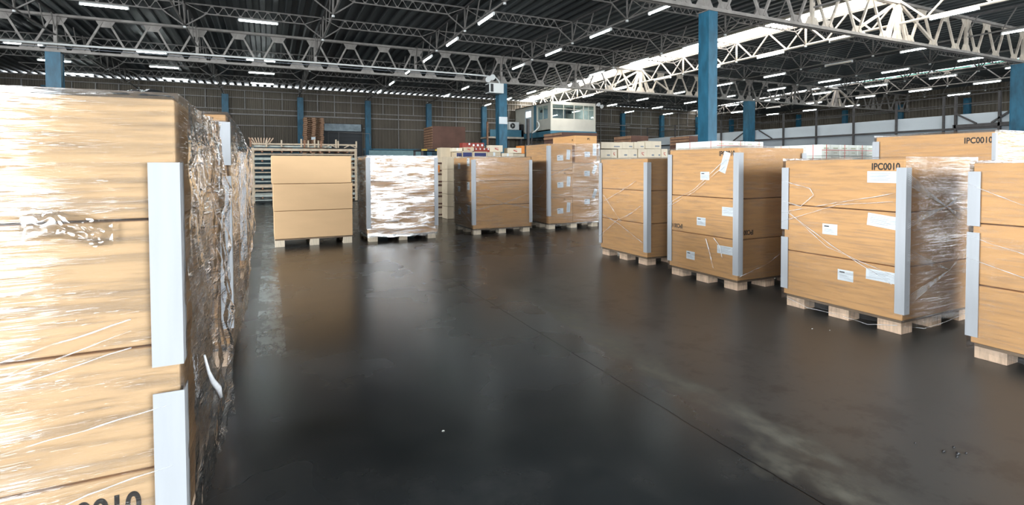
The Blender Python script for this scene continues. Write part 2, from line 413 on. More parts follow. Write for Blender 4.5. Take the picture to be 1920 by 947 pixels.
wl = struct(merge(clad(YF, YB, XL, 0, 4.9, 'y'), clad(YF, -6.2, XL, 4.9, 8.06, 'y'), clad(8.0, YB, XL, 4.9, 8.06, 'y'), clad(-6.2, 8.0, XL, 7.3, 8.06, 'y')), 'wall_left', M['clad'])  # high strip opening is made up, added for the left fill light
fw = []; ex = XL
for a_, b_ in DOORS:
    fw.append(clad(ex, a_, YF, 0, 8.06)); fw.append(clad(a_, b_, YF, 4.9, 8.06)); ex = b_
fw.append(clad(ex, XR, YF, 0, 8.06))
struct(merge(*fw), 'wall_front', M['clad'])
# eave beam with gaps of sky between the roof ribs above it
e = MB(); e.box(XL, XR, YB - .05, YB + .05, ZT - .16, ZT - .085); e.build('eave_beam', M['girt'], wb)
# girts and mullions of the back wall
for z, wdt in ((7.16, .05), (6.62, .05), (5.80, .06), (5.43, .09), (4.62, .06), (2.96, .12)):
    g = MB(); g.box(XL, 3.9 if z < 4.9 else XR, YB - .14, YB - .04, z - wdt / 2, z + wdt / 2)
    if z < 4.9: g.box(6.95, XR, YB - .14, YB - .04, z - wdt / 2, z + wdt / 2)
    g.build('girt', M['girt'] if z > 3 else M['blue_low'], wb)
k = 0
x = -17.7
while x < XR:
    for d_ in (1.25, 2.5, 3.75):
        q = MB(); low = 3.0 if d_ == 2.5 and not (3.5 < x + d_ < 7.2) else (5.45 if d_ == 2.5 else 5.8)
        q.box(x + d_ - .03, x + d_ + .03, YB - .12, YB - .04, low, 7.16); q.build('mullion', M['girt'], wb)
    x += 5
for z in (7.3, 6.4, 5.45):
    g = MB(); g.box(XR - .14, XR - .04, YF, YB, z - .03, z + .03); g.build('girt', M['girt'], wr)
lowp = MB(); lowp.box(XL, 3.85, YB - .22, YB - .15, 0, 2.85).box(6.95, 15.7, YB - .22, YB - .15, 0, 2.85); lowp.build('painted_plinth', mat('dark_blue_plinth', (.014, .05, .07), .6, var=.15), wb)

# roller door in the back wall
d1 = MB()
d1.box(3.84, 6.96, YB + .05, YB + .11, 0, 5.02); dr = struct(d1, 'door_1', M['dark_door'])
area('added_office_fill', (22.6, 37.8, 6.55), (0, 0, 0), 3.0, .3, 45, (.85, .95, 1.0))  # unseen fill added inside the office to brighten what its windows show
q = MB(); q.box(4.0, 6.75, YB - .4, YB - .05, 4.35, 4.90); q.build('rolled_shutter_box', M['galv'], dr)
for s in range(14):
    q = MB(); q.box(3.95, 6.85, YB - .01, YB + .02, .3 * s + .27, .3 * s + .295); q.build('shutter_rib', M['black'], dr)
pf = thing('goal_frame', (4.2, YB - 1.1, 0), 'white tubular frame standing in front of the dark roller door', 'frame')
for a_, b_ in (((0, 0, 4.2), (3.1, 0, 4.15)), ((3.1, 0, 4.15), (3.1, 0, 3.2)), ((.75, 0, 4.18), (.75, 0, 3.3)), ((2.72, 0, 4.15), (2.72, 0, 0)), ((0, 0, 4.2), (0, 0, 0))):
    q = MB(); q.tube([a_, b_], .016, 6); q.build('tube', M['girt'] , pf)

# ------------------------------------------------------------------ columns
def column(x, y, zt, wx, wy, label, group=None, plate=True, tdark=False):
    t = thing('steel_column', (x, y, 0), label, 'column', group)
    q = MB()                                   # boxed column of two channels with a recess down its side
    q.box(-wx / 2, wx / 2, -wy / 2, -wy / 2 + .03, .02, zt).box(-wx / 2, wx / 2, wy / 2 - .03, wy / 2, .02, zt)
    q.box(-wx / 2 + .02, wx / 2 - .02, -wy / 2 + .03, wy / 2 - .03, .02, zt)
    q.build('shaft', M['blue'], t)
    q = MB(); q.box(-wx / 2 - .08, wx / 2 + .08, -wy / 2 - .08, wy / 2 + .08, 0, .03); q.build('base_plate', M['steel_dark'], t)
    if plate:
        q = MB(); q.box(-wx / 2 - .03, wx / 2 + .03, -wy / 2 - .03, wy / 2 + .03, zt, zt + .02); q.build('cap_plate', M['steel'], t)
    return t
column(12.35, 12.05, 6.22, .36, .42, 'broad blue steel column at the right middle, nearest of the big columns')
c2 = column(32.2, 12.05, 6.22, .75, .60, 'blue column at the far right edge beside the white partition')
q = MB(); q.box(-.45, .45, -.4, -.3, 5.05, 5.12).tube([(-.7, -.36, 4.85), (.55, -.36, 4.9)], .03, 6).box(-.12, .12, -.42, -.3, 4.78, 5.02); q.build('junction_box', M['white_plastic'], c2)
column(-7.85, 27.4, 6.25, .50, .42, 'blue column rising behind the big wrapped stack at the left')
c1 = column(12.2, 27.4, 6.25, .50, .50, 'blue column carrying the white ventilation unit in the middle of the hall')
q = MB(); q.box(-.26, .26, -.27, -.25, 3.95, 4.35); q.build('notice', M['sticker'], c1)
column(32.2, 27.4, 6.25, .70, .45, 'blue column standing against the white partition with dark braces')
k = 0
x = -17.7; ends = []
while x < XR - 1:
    if not (20 < x < 25):
        near = {-12.7: 'left end of the back wall', -7.7: 'behind the left foreground stack', -2.7: 'above the wrapped stack by the left aisle', 2.3: 'beside the tall pallet stack', 7.3: 'right of the dark roller door', 12.3: 'behind the dark brown wrapped pile', 17.3: 'left of the air conditioner'}.get(round(x, 1), None)
        lab = f'blue column on the brown back wall, {near}' if near else f'blue column on the brown back wall, {ORD[max(1, int((x - 22) / 5))]} one to the right of the office'
        if x < -13: lab = 'blue column on the brown back wall, leftmost, hidden by the stack'
        column(x, YB - .33, 6.8, .42, .3, lab, 'columns along the back wall', plate=False)
    x += 5
for i, y in enumerate((12.9, 17.9, 22.9, 27.9, 32.9, 37.9)):
    column(XR - .33, y, 7.0, .3, .42, f'blue column on the far right side wall, {ORD[i + 1]} from the front', 'columns along the right side wall', plate=False)

# ------------------------------------------------------------------ main trusses
ZB, ZC = 6.32, 7.78
diag_cache = {}
def gusset_mesh(up, s, mtl):
    key = ('g', up, s, mtl)
    if key not in diag_cache:
        q = MB(); h = .27 * s; w1, w2 = .34 * s, .19 * s
        sg = 1 if up else -1
        q.prism([(-w1, -.012, 0), (w1, -.012, 0), (w2, -.012, sg * h), (-w2, -.012, sg * h)], (0, .024, 0)); diag_cache[key] = q.mesh('gusset', M[mtl])
    return diag_cache[key]
def main_truss(y, xs, label, cream):
    t = thing('roof_truss', (0, y, 0), label, 'roof truss', 'main trusses across the hall')
    x0, x1 = xs[0], xs[-1]
    def mm(x): return 'cream_steel' if cream[0] <= x <= cream[1] else 'steel'
    for nm, z in (('bottom_chord', ZB), ('top_chord', ZC)):
        q = MB()
        for side in (-.07, .07): q.box(x0 - .3, x1 + .3, side - .045, side + .045, z - .05, z + .05)
        q.build(nm, M['steel'], t)
    def place(name, mesh, x, z):
        o = bpy.data.objects.new(name, mesh); C.objects.link(o); o.parent = t; o.location = (x, 0, z)
    pm = {}
    for i, x in enumerate(xs):
        ridge = abs(x - 22.2) < .1 or abs(x - 42.2) < .1
        q = MB(); wd = .17 if ridge else .12
        q.bar((0, 0, 0), (0, 0, ZC - ZB), wd)
        place('post', q.mesh('post', M[mm(x)]), x, ZB)
        place('gusset', gusset_mesh(True, 1.1, mm(x)), x, ZB + .05)
        if i == len(xs) - 1: break
        L_ = xs[i + 1] - x
        pts = [(0, ZC), (L_ / 6, ZB), (L_ / 3, ZC), (L_ / 2, ZB), (2 * L_ / 3, ZC), (5 * L_ / 6, ZB), (L_, ZC)]
        for j in range(6):
            a_, b_ = pts[j], pts[j + 1]
            sh = .10 if b_[1] < a_[1] else -.10
            q = MB(); q.bar((a_[0] + (.12 if a_[1] > b_[1] else .08), 0, a_[1] - ZB - (.1 if a_[1] == ZC else -.1)), (b_[0] - (.08 if a_[1] > b_[1] else .12), 0, b_[1] - ZB + (.1 if b_[1] == ZB else -.1)), .075)
            place('diagonal', q.mesh('diagonal', M[mm(x + a_[0])]), x, ZB)
        for a_ in pts[1:-1]:
            place('gusset', gusset_mesh(a_[1] == ZB, 1.0, mm(x + a_[0])), x + a_[0], a_[1] + (.05 if a_[1] == ZB else -.05))
        place('gusset', gusset_mesh(False, 1.2, mm(x)), x, ZC - .05)
    for rx in (22.2, 42.2):                   # fanned struts at each ridge
        if x0 < rx < x1:
            for s in (-1, 1):
                for e_, zz in ((.55, ZB), (2.4, ZB + .25)):
                    q = MB(); q.bar((s * .1, 0, ZC - ZB), (s * e_, 0, zz - ZB), .09); place('fan_strut', q.mesh('fan_strut', M['cream_steel']), rx, ZB)
    return t
main_truss(12.05, [2.2 + 5 * i for i in range(11)], 'nearest main truss, painted grey-white, crossing above the broad blue column', (17, 60))
main_truss(27.4, [-17.8 + 5 * i for i in range(15)], 'long grey main truss crossing the whole hall over the middle row', (19, 28))

# conduits running along the long truss, vent unit, floodlights
cd = thing('conduit_pipe', (0, 27.15, 0), 'white conduit pipe running along the long truss, bending down to the ventilation unit', 'pipe')
pts = [atY(px_, py_, 27.15) for px_, py_ in ((0, 75), (300, 97), (600, 118), (880, 139.5), (918, 143))]
q = MB(); q.tube([(p.x, 0, p.z) for p in pts] + [(11.75, 0, pts[-1].z - .05), (11.95, 0, pts[-1].z - .25), (11.98, 0, 6.15)], .045, 8); q.build('pipe', M['white_plastic'], cd)
for dz in (-.12,):
    q = MB(); q.tube([(p.x, .05, p.z + dz) for p in pts[:4]], .012, 6); q.build('cable', M['grey_ink'], cd)
v0, v1 = atY(919, 160, 27.0), atY(940, 177, 27.0)
vt = thing('ventilation_unit', ((v0.x + v1.x) / 2 - .2, 26.9, v1.z), 'white boxy ventilation unit mounted on the middle blue column under the long truss', 'air unit')
q = MB(); q.box(-.35, .52, -.3, .3, 0, .55); q.build('casing', M['white_plastic'], vt, bevel=.02)
q = MB(); q.box(-.37, -.34, -.24, .24, .05, .48); q.box(-.28, -.12, -.32, -.29, .06, .49); q.build('louvre_opening', M['black'], vt)
for px_, py_, nm in ((921, 144, 'small floodlight clamped on the long truss above the ventilation unit'), (913, 148, 'lower small floodlight beside another on the long truss'), (1120, 195, 'floodlight on the right corner of the office roof'), (1126, 199, 'lower floodlight on the right corner of the office roof')):
    yy = 27.0 if px_ < 1000 else 36.05
    p = atY(px_, py_, yy); t = thing('floodlight', p, nm, 'floodlight')
    q = MB(); q.tube([(0, 0, 0), (0, -.12, -.03), (0, -.2, -.06)], [.06, .12, .17], 12); q.build('shade', M['lamp_white'], t)
    q = MB(); q.tube([(0, 0, 0), (0, .12, .12)] if px_ < 1000 else [(0, 0, 0), (-.40, .10, 0)], .02, 6); q.build('bracket', M['steel'], t)

# ------------------------------------------------------------------ lengthwise trusses and joists
ZN, ZJ = 6.98, 7.84
ROWS = [8.15, 12.05, 15.85, 19.7, 23.55, 27.4, 31.3, 35.1, 39.0, 42.6]
side_names = {-7.8: 'at far left', -2.8: 'above the left stacks', 2.2: 'above the floor joint', 7.2: 'with lamps, left of the middle column', 12.2: 'over the two big blue columns', 17.2: 'next left of the ridge skylight', 22.2: 'cream, under the ridge skylight', 27.2: 'next right of the ridge skylight', 32.2: 'over the white partition', 37.2: 'next beyond the white partition', 42.2: 'under the narrow green-edged skylight', 47.2: 'nearest to the right side wall'}
for xi in range(12):
    X = -7.8 + 5 * xi; rd = abs(X - 22.2) < .1 or abs(X - 42.2) < .1
    mt_ = M['cream_steel'] if abs(X - 22.2) < .1 else M['joist_steel']
    t = thing('lengthwise_girder', (X, 0, 0), f'thin lengthwise roof girder {side_names[round(X, 1)]}', 'roof girder', 'lengthwise girders')
    y0 = 8.15 if X > 15 else 11.9
    q = MB(); q.tube([(0, y0, ZN), (0, 27.4, ZN), (0, 42.6, ZN - .12)], .05 if rd else .035, 6); q.build('bottom_pipe', mt_, t)
    if rd: q = MB(); q.tube([(0, y0, ZJ + .12), (0, 27.4, ZJ + .12), (0, 42.6, ZJ - .25)], .06, 6); q.build('top_pipe', mt_, t)
    else: q = MB(); q.box(-.03, .03, y0, 27.4, ZJ - .03, ZJ + .04); q.build('top_rail', M['steel_dark'], t)
    for ri, Y in enumerate(ROWS):
        if Y < y0 - .1 or Y in (12.05, 27.4): continue
        dz = 0 if Y < 28 else -(Y - 27.4) / 15.4 * .35
        q = MB(); q.tube([(0, Y, ZN - .06), (0, Y, ZJ + dz)], .05 if rd else .038, 6); q.build('post', mt_, t)
        q = MB(); q.tube([(0, Y, ZN - .10), (0, Y, ZN - .03)], .055, 8); q.build('pipe_cap', M['white_plastic'], t)
    for ri in range(len(ROWS) - 1):
        Y, Y2 = ROWS[ri], ROWS[ri + 1]
        if Y < y0 - .1: continue
        dz = 0 if Y < 28 else -(Y - 27.4) / 15.4 * .35
        L_ = Y2 - Y
        if rd:
            zz = [(0, ZJ + .1), (.25, ZN), (.5, ZJ + .1), (.75, ZN), (1, ZJ + .1)]
            for a_, b_ in zip(zz, zz[1:]):
                q = MB(); q.bar((0, Y + L_ * a_[0], a_[1] + dz), (0, Y + L_ * b_[0], b_[1] + dz), .055); q.build('diagonal', mt_, t)
        else:
            for fr in (0.0, .34, .68):
                q = MB(); q.bar((0, Y + L_ * fr + .05, ZN), (0, Y + L_ * fr - .42, ZJ + dz), .035); q.build('rod', mt_, t)

def joist_meshes(mt_):
    top = MB(); top.bar((0, 0, 0), (5, 0, 0), .05); bot = MB()
    zb = -.34; zn = ZN - ZJ
    path = [(0.05, zn + .02), (.55, zb - .14), (.72, zb), (4.28, zb), (4.45, zb - .14), (4.95, zn + .02)]
    for a_, b_ in zip(path, path[1:]): bot.bar((a_[0], 0, a_[1]), (b_[0], 0, b_[1]), .045)
    web = MB(); n = 9; st = 3.56 / n
    web.bar((0.02, 0, -.02), (.72, 0, zb), .03).bar((4.98, 0, -.02), (4.28, 0, zb), .03)
    for i in range(n):
        xa = .72 + i * st; web.bar((xa, 0, zb), (xa + st / 2, 0, 0), .022).bar((xa + st / 2, 0, 0), (xa + st, 0, zb), .022)
        web.prism([(xa - .07, -.012, zb), (xa + .07, -.012, zb), (xa + .035, -.012, zb + .07), (xa - .035, -.012, zb + .07)], (0, .024, 0))
        xm = xa + st / 2; web.prism([(xm - .08, -.012, 0), (xm + .08, -.012, 0), (xm + .035, -.012, -.075), (xm - .035, -.012, -.075)], (0, .024, 0))
    return top.mesh('top_chord', mt_), bot.mesh('bottom_chord', mt_), web.mesh('lattice', mt_)
JM = joist_meshes(M['joist_steel'])
for ri, Y in enumerate(ROWS):
    if Y in (12.05, 27.4, 42.6): continue
    dz = 0 if Y < 28 else -(Y - 27.4) / 15.4 * .35
    for xi in range(12):
        X = -12.8 + 5 * xi
        if Y < 10 and X < 17 or X > 46.9: continue
        rowname = f'{ORD[ri + 1 if Y < 12 else ri]} row' if Y < 27 else f'{ORD[ri - 5]} row behind the long truss'
        t = thing('lattice_joist', (X, Y, ZJ + dz), f'lattice roof joist, {rowname}, {ORD[xi + 1]} bay from the left', 'roof joist', 'lattice joists under the roof')
        for nm, me in zip(('top_chord', 'bottom_chord', 'lattice'), JM):
            o = bpy.data.objects.new(nm, me); C.objects.link(o); o.parent = t

# ------------------------------------------------------------------ lamps
def lamp_meshes():
    h = MB(); h.prism([(-.055, -.72, .0), (.055, -.72, .0), (.03, -.72, .05), (-.03, -.72, .05)], (0, 1.44, 0))
    tb = MB(); tb.tube([(0, -.68, -.025), (0, .68, -.025)], .034, 8); cpm = MB(); cpm.box(-.035, .035, -.025, .025, -.07, .01)
    return h.mesh('housing', M['lamp_white']), tb.mesh('tube', M['tube_on']), tb.mesh('tube', M['tube_off']), cpm.mesh('end_cap', M['white_plastic'])
LM = lamp_meshes(); hang_cache = {}
def lamp(x, y, z, rz, lit, label, group='ceiling lamps', top=(0, 0, .1)):
    """top: where the two hangers end, relative to the lamp, in its own frame"""
    t = thing('fluorescent_lamp', (x, y, z), label, 'lamp', group, rz)
    for nm, me in (('housing', LM[0]), ('tube', LM[1] if lit else LM[2])):
        o = bpy.data.objects.new(nm, me); C.objects.link(o); o.parent = t
    key = tuple(round(v, 3) for v in top)
    if key not in hang_cache:
        q = MB(); q.bar((0, 0, .045), top, .018); hang_cache[key] = q.mesh('hanger', M['steel'])
    for s in (-1, 1):
        o = bpy.data.objects.new('end_cap', LM[3]); C.objects.link(o); o.parent = t; o.location = (0, s * .705, 0)
        o = bpy.data.objects.new('hanger', hang_cache[key]); C.objects.link(o); o.parent = t; o.location = (0, s * .5, 0)
def girder_x(x): return 2.2 + 5 * round((x - 2.2) / 5)
def girder_z(y): return ZN - .03 if y < 27.4 else ZN - .03 - (y - 27.4) / 15.2 * .12
LY = [10.1, 13.85, 17.5, 21.3, 25.05, 29.25, 33.2, 37.25, 41.3]
lit_at = {7.2: (2, 3, 4, 5, 6, 7), 12.15: (1, 2, 3, 4, 6, 7), 17.15: (2, 3, 4, 6, 7, 8), 21.95: (0, 2, 3, 5, 6, 7), 27.1: (0, 1, 3, 4, 5, 6, 7), 32.1: (1, 2, 3, 4, 5, 6, 7, 8),
          36.95: (1, 2, 3, 4, 5, 6, 8), 42.1: (2, 3, 4, 5, 7), 47.2: (2, 3, 5, 6, 7)}
unlit_at = {21.95: (1, 4), 27.1: (2,), 42.1: (6,)}
rn = {7.2: 'left of the middle column', 12.15: 'in line with the two big columns', 17.15: 'next left of the ridge skylight', 21.95: 'beneath the ridge skylight', 27.1: 'just right of the ridge skylight', 32.1: 'above the white partition', 36.95: 'just beyond the white partition', 42.1: 'beside the green-edged skylight', 47.2: 'nearest the right side wall'}
for X, js in lit_at.items():
    for n_, j in enumerate(js): lamp(X, LY[j], 6.85, 0, True, f'lit lamp, {ORD[n_ + 1]} from camera, in the row {rn[X]}', top=(girder_x(X) - X, 0, girder_z(LY[j]) - 6.85))
for X, js in unlit_at.items():
    for n_, j in enumerate(js): lamp(X, LY[j], 6.85, 0, False, f'unlit lamp, {ORD[n_ + 1]} dark one from camera, in the row {rn[X]}', 'unlit ceiling lamps', top=(girder_x(X) - X, 0, girder_z(LY[j]) - 6.85))
for X, nm, ys in ((-.25, 'above the plain carton stack', (23.4, 31.4, 35.2, 39.2)), (-5.25, 'above the big wrapped stack at the left', (23.4, 31.4, 35.4, 39.4)), (-10.2, 'at the far left', (31.7, 35.6, 39.6))):
    for n_, y in enumerate(ys):
        dz = 0 if y < 28 else -(y - 27.4) / 15.4 * .35
        lamp(X, y, 7.38 + dz * .6, math.pi / 2, True, f'lit crosswise lamp {nm}, {ORD[n_ + 1]} from camera', 'crosswise ceiling lamps', top=(min(ROWS, key=lambda r: abs(r - y)) - y, 0, ZJ + dz - .345 - (7.38 + dz * .6)))

# ------------------------------------------------------------------ white partition on the right
pw = MB(); XP = 32.75
def rib(y0, y1, z0, z1, mi, st=.22):
    z = z0
    while z < z1 - .01:
        pw.box(XP, XP + .05, y0, y1, z, min(z + st - .015, z1), mi).box(XP + .012, XP + .04, y0, y1, min(z + st - .015, z1 - .001), min(z + st, z1), mi); z += st
rib(8, 39.4, 3.42, 4.15, 0, .24); rib(8, 39.4, 0, 3.42, 1, .57)
pt = pw.build('partition', [M['white_sheet'], M['grey_sheet']]); pt['kind'] = 'structure'; pt.name = 'wall_partition'
fn = thing('railing', (XP - .18, 0, 0), 'dark steel railing with posts in front of the white partition', 'railing')
for y in (13.0, 14.8, 15.35, 17.65, 20.05, 22.45, 24.85, 30.35, 35.5, 39.2):
    q = MB(); q.box(-.05 if y > 15 else -.1, .05, y - .045, y + .045, 0, 5.15); q.build('post', M['steel_dark'], fn)
q = MB(); q.box(-.04, .04, 13, 39.3, 3.34, 3.44); q.build('middle_rail', M['steel_dark'], fn)
for z in (4.65, 5.1): q = MB(); q.box(-.02, .02, 13, 39.3, z - .02, z + .02); q.build('upper_rail', M['steel_dark'], fn)
for s in (-1, 1):
    q = MB(); q.bar((-.06, 27.4 + s * .6, 4.1), (-.06, 27.4 + s * 1.7, 3.44), .07); q.build('brace', M['steel_dark'], fn)
q = MB(); q.bar((-.06, 14.75, 4.15), (-.06, 13.9, 3.6), .08).bar((-.06, 12.6, 4.1), (-.06, 13.3, 3.6), .08).box(-.1, .06, 12.5, 14.9, 3.42, 3.60); q.build('brace', M['steel_dark'], fn)
gr = thing('guard_rail', (24.7, 41.9, 0), 'thin horizontal guard rails along the back wall right of the office', 'railing')
for z, w_ in ((5.55, .07), (5.0, .05), (4.1, .05)):
    q = MB(); q.box(0, 7.9, -.03, .03, z - w_ / 2, z + w_ / 2); q.build('rail', M['girt'], gr)
for x in (0.5, 3.9, 7.5):
    q = MB(); q.box(x - .03, x + .03, -.03, .03, 0, 5.6); q.build('post', M['steel_dark'], gr)

# ------------------------------------------------------------------ raised office
OX0, OX1, OY, OZ0, OZ1 = 20.35, 24.6, 36.1, 4.38, 6.70
of = thing('raised_office', (OX0, OY, 0), 'cream raised office cabin with long window above the brown wrapped crate', 'office')
WZ0, WZ1 = 5.32, 6.46
q = MB(); W_ = OX1 - OX0; D_ = YB - .3 - OY
q.box(0, W_, 0, .1, OZ0, WZ0).box(0, W_, 0, .1, WZ1, OZ1).box(0, .16, 0, .1, WZ0, WZ1).box(W_ - .14, W_, 0, .1, WZ0, WZ1)     # front with long window opening
q.box(W_ - .1, W_, .1, D_, OZ0, OZ1).box(0, W_, D_ - .1, D_, OZ0, OZ1).box(0, W_, .1, D_, OZ1 - .08, OZ1)
q.box(0, .1, .1, .45, OZ0, OZ1).box(0, .1, .45, 2.3, WZ1 - .02, OZ1).box(0, .1, 1.35, 2.3, OZ0, WZ0 + .02).box(0, .1, .45, 1.35, OZ0, WZ0).box(0, .1, 2.3, 2.45, OZ0, OZ1).box(0, .1, 2.95, 3.3, OZ0, OZ1).box(0, .1, 3.3, 4.6, OZ1 - .25, OZ1)
q.box(0, .1, 4.6, D_, OZ0, OZ1)
q.build('walls', M['cream'], of)
q = MB(); q.box(0.0, W_, .1, D_, OZ0, OZ0 + .1); q.build('floor_slab', M['cream'], of)
q = MB(); q.box(-.05, W_ + .05, -.05, D_, OZ0 - .45, OZ0 - .01); q.build('blue_base', M['blue_low'], of)
q = MB(); q.box(.3, 3.9, 4.2, 4.25, OZ0 + .1, OZ1 - .1); q.build('inner_partition', M['grey_sheet'], of)
q = MB()
for a_, b_ in ((.16, .19), (1.18, 1.22), (2.15, 2.23), (3.05, 3.12), (3.55, 3.58), (W_ - .18, W_ - .14)): q.box(a_, b_, .02, .08, WZ0, WZ1)
q.box(.16, W_ - .14, .02, .08, WZ0, WZ0 + .04).box(.16, W_ - .14, .02, .08, WZ1 - .35, WZ1 - .31); fr_ = q.build('window_frame', M['cream'], of)
q = MB(); q.box(.19, W_ - .18, .045, .052, WZ0 + .04, WZ1); q.build('pane', M['glass'], fr_)
q = MB()
for a_, b_ in ((.47, .52), (1.30, 1.37), (2.2, 2.26)): q.box(.02, .08, a_, b_, WZ0, WZ1)
q.box(.02, .08, .45, 2.3, WZ0, WZ0 + .05); fr_ = q.build('side_window_frame', M['cream'], of)
q = MB(); q.box(.045, .052, .5, 2.25, WZ0 + .04, WZ1); q.build('pane', M['glass'], fr_)
q = MB(); q.box(.02, .08, 2.45, 2.95, OZ0, OZ1); q.build('blue_jamb', M['blue_low'], of)
q = MB(); q.box(.12, .2, 1.7, 2.0, WZ1 - .5, WZ1 - .3).box(1.55, 2.1, .12, .3, WZ1 - .38, WZ1 - .2).box(1.55, 2.0, .12, .3, WZ1 - .68, WZ1 - .45); q.build('wall_cabinet', M['black'], of)
for px_ in (0.35, W_ - .3):
    for py_ in (.3, D_ - .3): q = MB(); q.box(px_ - .1, px_ + .1, py_ - .1, py_ + .1, 0, OZ0 - .45); q.build('stilt', M['steel_dark'], of)
q = MB(); q.box(.02, .07, 3.32, 4.58, OZ0 + .1, OZ1 - .26); dd = q.build('door', M['white_sheet'], of)
q = MB(); q.box(.005, .02, 3.45, 4.4, 5.75, 6.25); q.build('lit_pane', mat('lit_door_window', (.9, .95, 1), .3, emit=(.85, .95, 1), es=1.0), dd)
# low blue balcony wall, air conditioner, stairs
bl = thing('balcony', (16.85, YB - 2.2, 0), 'blue-painted balcony wall on a pale beam left of the office', 'balcony')
q = MB(); q.box(.25, 3.35, 0, .1, 4.10, 4.68); q.build('parapet', M['blue_low'], bl)
q = MB(); q.box(0, 3.4, -.1, 1.6, 3.93, 4.08); q.build('floor_beam', M['cream_steel'], bl)
for x in (.1, 3.2): q = MB(); q.box(x - .06, x + .06, 0, .12, 0, 3.93); q.build('post', M['steel_dark'], bl)
q = MB(); q.box(-.12, .0, -.2, -.05, 0, 5.3); q.build('brown_post', M['rust'], bl)
q = MB(); q.box(3.2, 3.4, 0, 1.6, 4.08, 5.2); q.build('dark_side_panel', M['black'], bl)
ac = thing('air_conditioner', (18.9, YB - 2.05, 4.68), 'white outdoor air conditioner with round black fan on the blue balcony wall', 'air conditioner')
q = MB(); q.box(0, .95, -.1, .3, .03, .70); q.build('casing', M['white_plastic'], ac, bevel=.015)
q = MB(); q.tube([(.33, -.115, .37), (.33, -.10, .37)], .24, 24); g_ = q.build('fan_grille', M['black'], ac)
q = MB(); q.tube([(.33, -.13, .37), (.33, -.115, .37)], .05, 16)
for k in range(3): a_ = k * 2.1; q.bar((.33 + .05 * math.cos(a_), -.122, .37 + .05 * math.sin(a_)), (.33 + .22 * math.cos(a_), -.122, .37 + .22 * math.sin(a_)), .02, .008)
q.build('fan_hub', M['white_plastic'], g_)
q = MB(); q.box(.08, .14, -.05, .25, 0, .03).box(.8, .86, -.05, .25, 0, .03); q.build('foot', M['black'], ac)
du = thing('flexible_duct', (0, 37.3, 0), 'white curved flexible duct hanging in front of the pale office door', 'duct')
pts = [atY(px_, py_, 37.3) for px_, py_ in ((1007, 227), (1010, 231), (1011, 236), (1009, 240), (1005, 244), (1001, 247), (998, 249.5))]
q = MB(); q.tube([(p.x, 0, p.z) for p in pts], .05, 10); q.build('hose', M['white_plastic'], du)
q = MB(); q.tube([(pts[-1].x, .06, pts[-1].z), (pts[-1].x - .05, .06, 0)], .03, 6); q.build('riser', M['steel_dark'], du)
sx = atY(996, 255, 37.8).x
st = thing('stair_rail', (sx, 37.8, 0), 'dark steel stair landing with thin rails below the pale office door', 'stairs')
for k in range(4): q = MB(); q.tube([(.0, 0, 2.7 + .35 * k), (1.0, 0, 2.7 + .35 * k)], .02, 6); q.build('rail', M['steel_dark'], st)
for x in (0, .5, 1.0): q = MB(); q.tube([(x, 0, 0), (x, 0, 3.8)], .025, 6); q.build('baluster', M['steel_dark'], st)
pp = thing('grey_pole', (atY(990, 240, 36.9).x, 36.9, 0), 'dark weathered pole in front of the pale door by the office', 'pole')
q = MB(); q.box(-.09, .09, -.1, .1, .02, atY(990, 223, 36.9).z); q.build('pole', M['steel_dark'], pp); q = MB(); q.box(-.2, .2, -.2, .2, 0, .02); q.build('base_plate', M['steel_dark'], pp)

# ------------------------------------------------------------------ pallets, cartons, wrap
def pallet(x0, x1, y0, y1, h, label, group='pallets under the cartons', wood='wood', inset=.02):
    t = thing('wooden_pallet', ((x0 + x1) / 2, (y0 + y1) / 2, 0), label, 'pallet', group)
    hx, hy = (x1 - x0) / 2 - inset, (y1 - y0) / 2 - inset
    q = MB(); q.box(-hx, hx, -hy, hy, h - .024, h - .002); q.build('deck', M['ply'], t)
    bx, by = .085, .10
    for i in (-1, 0, 1):
        for j in (-1, 0, 1):
            q = MB(); cx_, cy_ = i * (hx - bx), j * (hy - by)
            q.box(cx_ - bx, cx_ + bx, cy_ - by, cy_ + by, 0.0, h - .024); q.build('block', M[wood], t, bevel=.004)
    return t
def text_mesh(s, size, bold=.030):
    cu = bpy.data.curves.new('stencil_text', 'FONT'); cu.body = s; cu.size = size; cu.extrude = .0006; cu.offset = bold * size
    cu.space_character = 1.02
    o = bpy.data.objects.new('tmp', cu); C.objects.link(o)
    dg = bpy.context.evaluated_depsgraph_get(); me = bpy.data.meshes.new_from_object(o.evaluated_get(dg))
    bpy.data.objects.remove(o); me.materials.clear(); me.materials.append(M['ink'])
    for v in me.vertices: v.co.x *= .80
    return me
def face_matrix(face, x0, x1, y0, y1, u, z, flip=False, tilt=0.):
    """frame on a carton's side: face '-X' or '-Y'; u metres from the face's left edge as seen"""
    if face == '-Y': R = Matrix(((1, 0, 0), (0, 0, -1), (0, 1, 0))); loc = Vector((x0 + u, y0, z))
    else: R = Matrix(((0, 0, -1), (-1, 0, 0), (0, 1, 0))); loc = Vector((x0, y1 - u, z))
    R = R @ Matrix.Rotation(tilt + (math.pi if flip else 0), 3, 'Z')
    m4 = R.to_4x4(); m4.translation = loc; return m4
def sticker_mesh(wd, ht, plain=False):
    q = MB(); q.box(-wd / 2, wd / 2, -ht / 2, ht / 2, .0005, .0015)
    if not plain:
        q.box(-wd * .38, -wd * .05, ht * .22, ht * .32, .0015, .0019, 1)
        for k in range(3): q.box(-wd * .38, wd * (.1 + .1 * k), -ht * (.02 + .12 * k), -ht * (.0 + .12 * k), .0015, .0018, 2)
    else:
        for k in range(5): q.box(-wd * .4, wd * (.3 - .07 * (k % 3)), ht * (.3 - .14 * k), ht * (.32 - .14 * k), .0015, .0018, 2)
    return q.mesh('sticker', [M['sticker'], M['ink'], M['grey_ink']])
